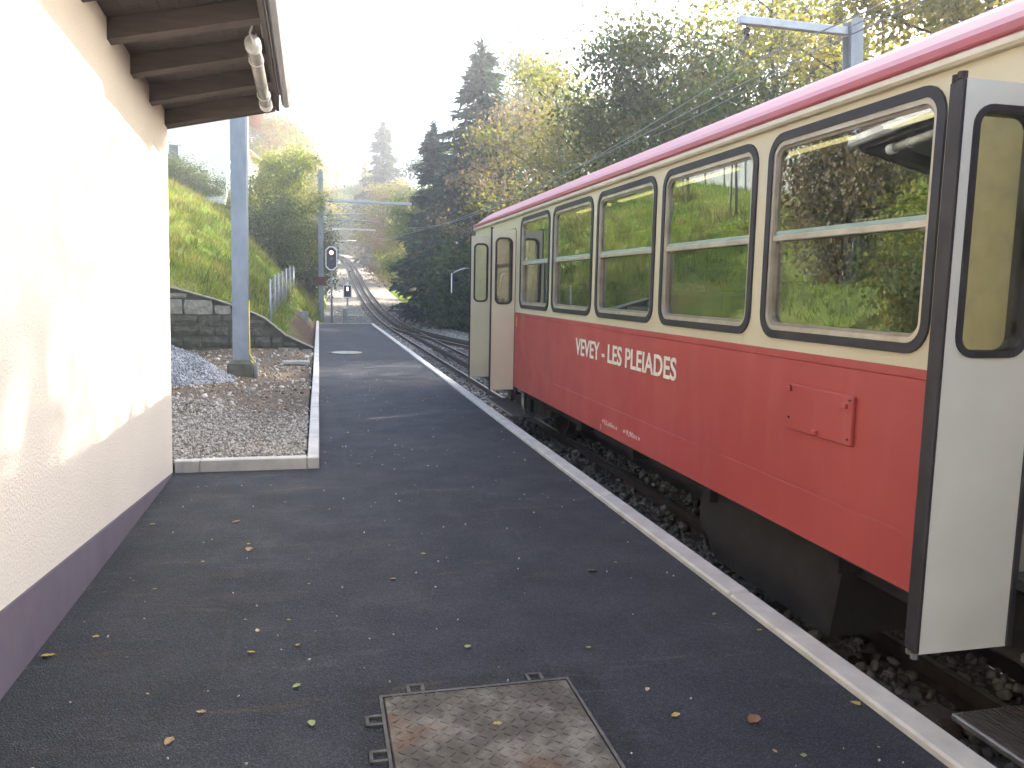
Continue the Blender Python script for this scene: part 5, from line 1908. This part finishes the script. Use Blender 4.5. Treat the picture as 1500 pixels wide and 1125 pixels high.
# ------------------------------------------------------------------ seen only in the window reflections
for i, (x, y) in enumerate(((-7.6, 22.6), (-7.9, 26.6))):
    zb = gz(x, y)
    sp_ = thing('sapling', ('young tree tied to a stake on the hillside, nearer one' if i == 0 else 'young tree tied to a stake on the hillside, farther one'), 'sapling', (x, y, zb - .1), group='saplings on the hillside')
    MB().tube([(0, 0, 0), (.03, 0, 1.6), (.0, .04, 3.0), (.05, 0, 4.2)], [.05, .04, .03, .008], 8).build('trunk', M['bark_pale'], sp_, True)
    MB().tube([(.22, .05, -.1), (.12, .05, 2.2)], .035, 8).build('stake', M['bark_pale'], sp_, True)
    MB().tube([(0, .03, 1.9), (.14, .06, 1.93), (.0, .0, 1.96)], .02, 6).build('tie', M['rubber'], sp_)
    rr_ = np.random.default_rng(60 + i)
    Pn = np.concatenate([np.array([[0, 0, 3.5]]) + rr_.normal(size=(900, 3)) * np.array([.45, .45, .45])])
    me = leaves_mesh('crown', Pn, rr_.uniform(.06, .13, 900), rr_)
    o = bpy.data.objects.new('crown', me)
    me.materials.append(M['leaf_mixed'])
    COL.objects.link(o)
    o.parent = sp_
# pale sheeted fence along the hilltop
tf = thing('sheeted_fence', 'pale grey sheeted fence along the hilltop mirrored in the windows', 'fence', (-9.5, 27, gz(-9.5, 27)))
tfo = Vector((-9.5, 27, gz(-9.5, 27)))
pts = []
for t in np.linspace(0, 1, 26):
    x, y = -9.5 - .4 * t, 33 - 12 * t
    pts.append(Vector((x, y, gz(x, y))) - tfo)
for i in range(25):
    a, b = pts[i], pts[i + 1]
    w = Vector((.06 * math.sin(i * 1.7), 0, 0))
    MB().add([a + Vector((0, 0, -.2)), b + Vector((0, 0, -.2)), b + w + Vector((0, 0, 2.9)), a + w + Vector((0, 0, 2.9)),
              a + Vector((-.03, 0, -.2)), b + Vector((-.03, 0, -.2)), b + w + Vector((-.03, 0, 2.9)), a + w + Vector((-.03, 0, 2.9))],
             [(0, 1, 2, 3), (7, 6, 5, 4), (3, 2, 6, 7), (0, 3, 7, 4), (1, 5, 6, 2)]).build('sheet', M['tarp'], tf)
    if i % 3 == 0:
        MB().tube([a + Vector((.04, 0, -.2)), a + Vector((.04, 0, 3.0))], .03, 6).build('post', M['galv'], tf)
# gabion wall
gb = thing('gabion_wall', 'low gabion wall of pale stones on the hillside mirrored in the windows', 'gabion wall', (-9.5, 39, gz(-9.5, 39)))
rr_ = np.random.default_rng(70)
for k in range(3):
    n = 130
    P = np.stack([rr_.uniform(-.5, .5, n) + k * 1.03 - 1, rr_.uniform(-.25, .25, n) + .5 * k, rr_.uniform(-.1, .95, n)], 1)
    tag(stones('basket_stones', P, rr_.uniform(.08, .14, n), M['chip'], rr_, gb), kind='stuff')
    bk = MB()
    for x in np.linspace(-.55, .55, 8):
        bk.tube([(k * 1.03 - 1 + x, -.36 + .5 * k, -.1), (k * 1.03 - 1 + x, -.36 + .5 * k, 1.0)], .006, 4, False)
    for z in np.linspace(0, 1, 7):
        bk.tube([(k * 1.03 - 1.55, -.36 + .5 * k, z), (k * 1.03 - .45, -.36 + .5 * k, z)], .006, 4, False)
    bk.build('basket', M['wire_mesh'], gb)
tree('shrub', 'big grey green shrub behind the station mirrored in the nearest window', 'shrub', 'shrubB', -5.6, 14.6, 3.6, 'leaf_pink', .75)
tree('shrub', 'yellow green shrub behind the station mirrored in the nearest window', 'shrub', 'shrubA', -4.6, 10.9, 2.6, 'leaf_yellowgreen', .7)
tree('broadleaf_tree', 'leafy tree on the hilltop mirrored in the coach windows', 'tree', 'oakB', -17.5, 40, 8, 'leaf_green', 1.0)
tree('broadleaf_tree', 'dark tree behind the station mirrored in the nearest window', 'tree', 'oakA', -13.5, 17.5, 8.5, 'leaf_mixed', .9)

# ------------------------------------------------------------------ fallen leaves on the platform
def leaf_proto(seed):
    rr = random.Random(seed)
    n = 7
    vs, fs = [], []
    curl = rr.uniform(.15, .5)
    for i in range(n):
        t = i / (n - 1)
        wv = math.sin(math.pi * min(1, t * .93 + .04)) ** .8 * .34 * rr.uniform(.85, 1.15)
        z = curl * (t - .5) ** 2 + rr.uniform(0, .03)
        vs += [(-wv, t - .5, z + wv * .45 * rr.uniform(.5, 1.2)), (0, t - .5, z), (wv, t - .5, z + wv * .45 * rr.uniform(.5, 1.2))]
    for i in range(n - 1):
        for k in range(2):
            a = i * 3 + k
            fs.append((a, a + 1, a + 4, a + 3))
    vs += [(-.015, -.5, 0), (.015, -.5, 0), (.0, -.78, .06)]
    fs.append((len(vs) - 3, len(vs) - 2, len(vs) - 1))
    me = bpy.data.meshes.new('fallen_leaf')
    me.from_pydata(vs, [], fs)
    me.materials.append(M['fallen']['tan'])
    return me


protos = [leaf_proto(k) for k in range(5)]
placed = [(1.57, 2.65, .055, 'brown', 'large curled brown leaf on the asphalt near the right kerb'), (1.5, 4.28, .05, 'brown', 'reddish brown curled leaf on the asphalt before the coach lettering'),
          (.63, 3.46, .038, 'green', 'pale green leaf just beyond the manhole cover'), (2.03, 2.68, .04, 'yellow', 'yellow leaf lying against the right kerb'), (.38, 4.36, .030, 'yellow', 'small yellow leaf in the middle of the platform'),
          (-.3, 3.59, .030, 'yellow', 'yellow leaf nearest the station plinth side of the platform'), (-.04, 2.96, .036, 'green', 'greenish leaf left of the manhole cover'), (-.44, 3.12, .028, 'tan', 'tan leaf left of the manhole near the plinth'),
          (-.52, 2.94, .04, 'tan', 'dull tan leaf at the bottom left of the platform'), (-1.13, 3.72, .045, 'yellow', 'long yellow leaf at the foot of the plinth'), (2.02, 3.37, .028, 'yellow', 'yellow leaf by the kerb before the near door'), (1.27, 2.95, .025, 'pale', 'small pale leaf right of the manhole cover'),
          (.62, 2.8, .03, 'yellow', 'yellow leaf lying on the manhole cover'), (-.42, 5.0, .055, 'tan', 'wide tan leaf left of the platform centre'), (-.55, 5.6, .045, 'tan', 'tan leaf between the plinth and the platform centre'), (-.1, 3.25, .03, 'green', 'green leaf a step left of the manhole')]
for i, (x, s, sz, c, lb) in enumerate(placed):
    o = bpy.data.objects.new('fallen_leaf', protos[i % 5])
    COL.objects.link(o)
    o.location = W(x, s, .004 if lb.find('manhole cover') < 0 or 'lying on' not in lb else .016)
    o.rotation_euler = (G, random.uniform(-.1, .1), random.uniform(0, 6.28))
    o.scale = (sz * 1.2,) * 3
    o.material_slots[0].link = 'OBJECT'
    o.material_slots[0].material = M['fallen'][c]
    tag(o, lb, 'leaf', 'fallen leaves on the platform')
rl = random.Random(17)
for i in range(95):
    s = 2.4 + 15 * rl.random() ** 1.7
    x = rl.uniform(-1.1 if s < 7 else .05, 2.03)
    c = rl.choice(['yellow', 'tan', 'pale', 'pale', 'green', 'brown', 'yellow'])
    o = bpy.data.objects.new('fallen_leaf', protos[rl.randrange(5)])
    COL.objects.link(o)
    o.location = W(x, s, .004)
    o.rotation_euler = (G + rl.uniform(-.1, .1), rl.uniform(-.15, .15), rl.uniform(0, 6.28))
    sz = rl.choice([.012, .014, .018, .022, .028, .036])
    o.scale = (sz * 1.1,) * 3
    o.material_slots[0].link = 'OBJECT'
    o.material_slots[0].material = M['fallen'][c]
    tag(o, 'one of the small %s leaf scraps scattered over the dark asphalt' % c, 'leaf', 'small leaf scraps on the platform')
r = np.random.default_rng(5)
n = 240
ps = 2.3 + 16 * r.random(n) ** 1.5
px = np.where(ps < 7, r.uniform(-1.15, 2.06, n), r.uniform(.02, 2.06, n))
P = np.stack([px, ps, np.full(n, .003)], 1)
grit = slope_obj(stones('grit', P, r.uniform(.002, .007, n), M['chip'], r))
tag(grit, 'pale grit scattered on the asphalt', 'grit', kind='stuff')
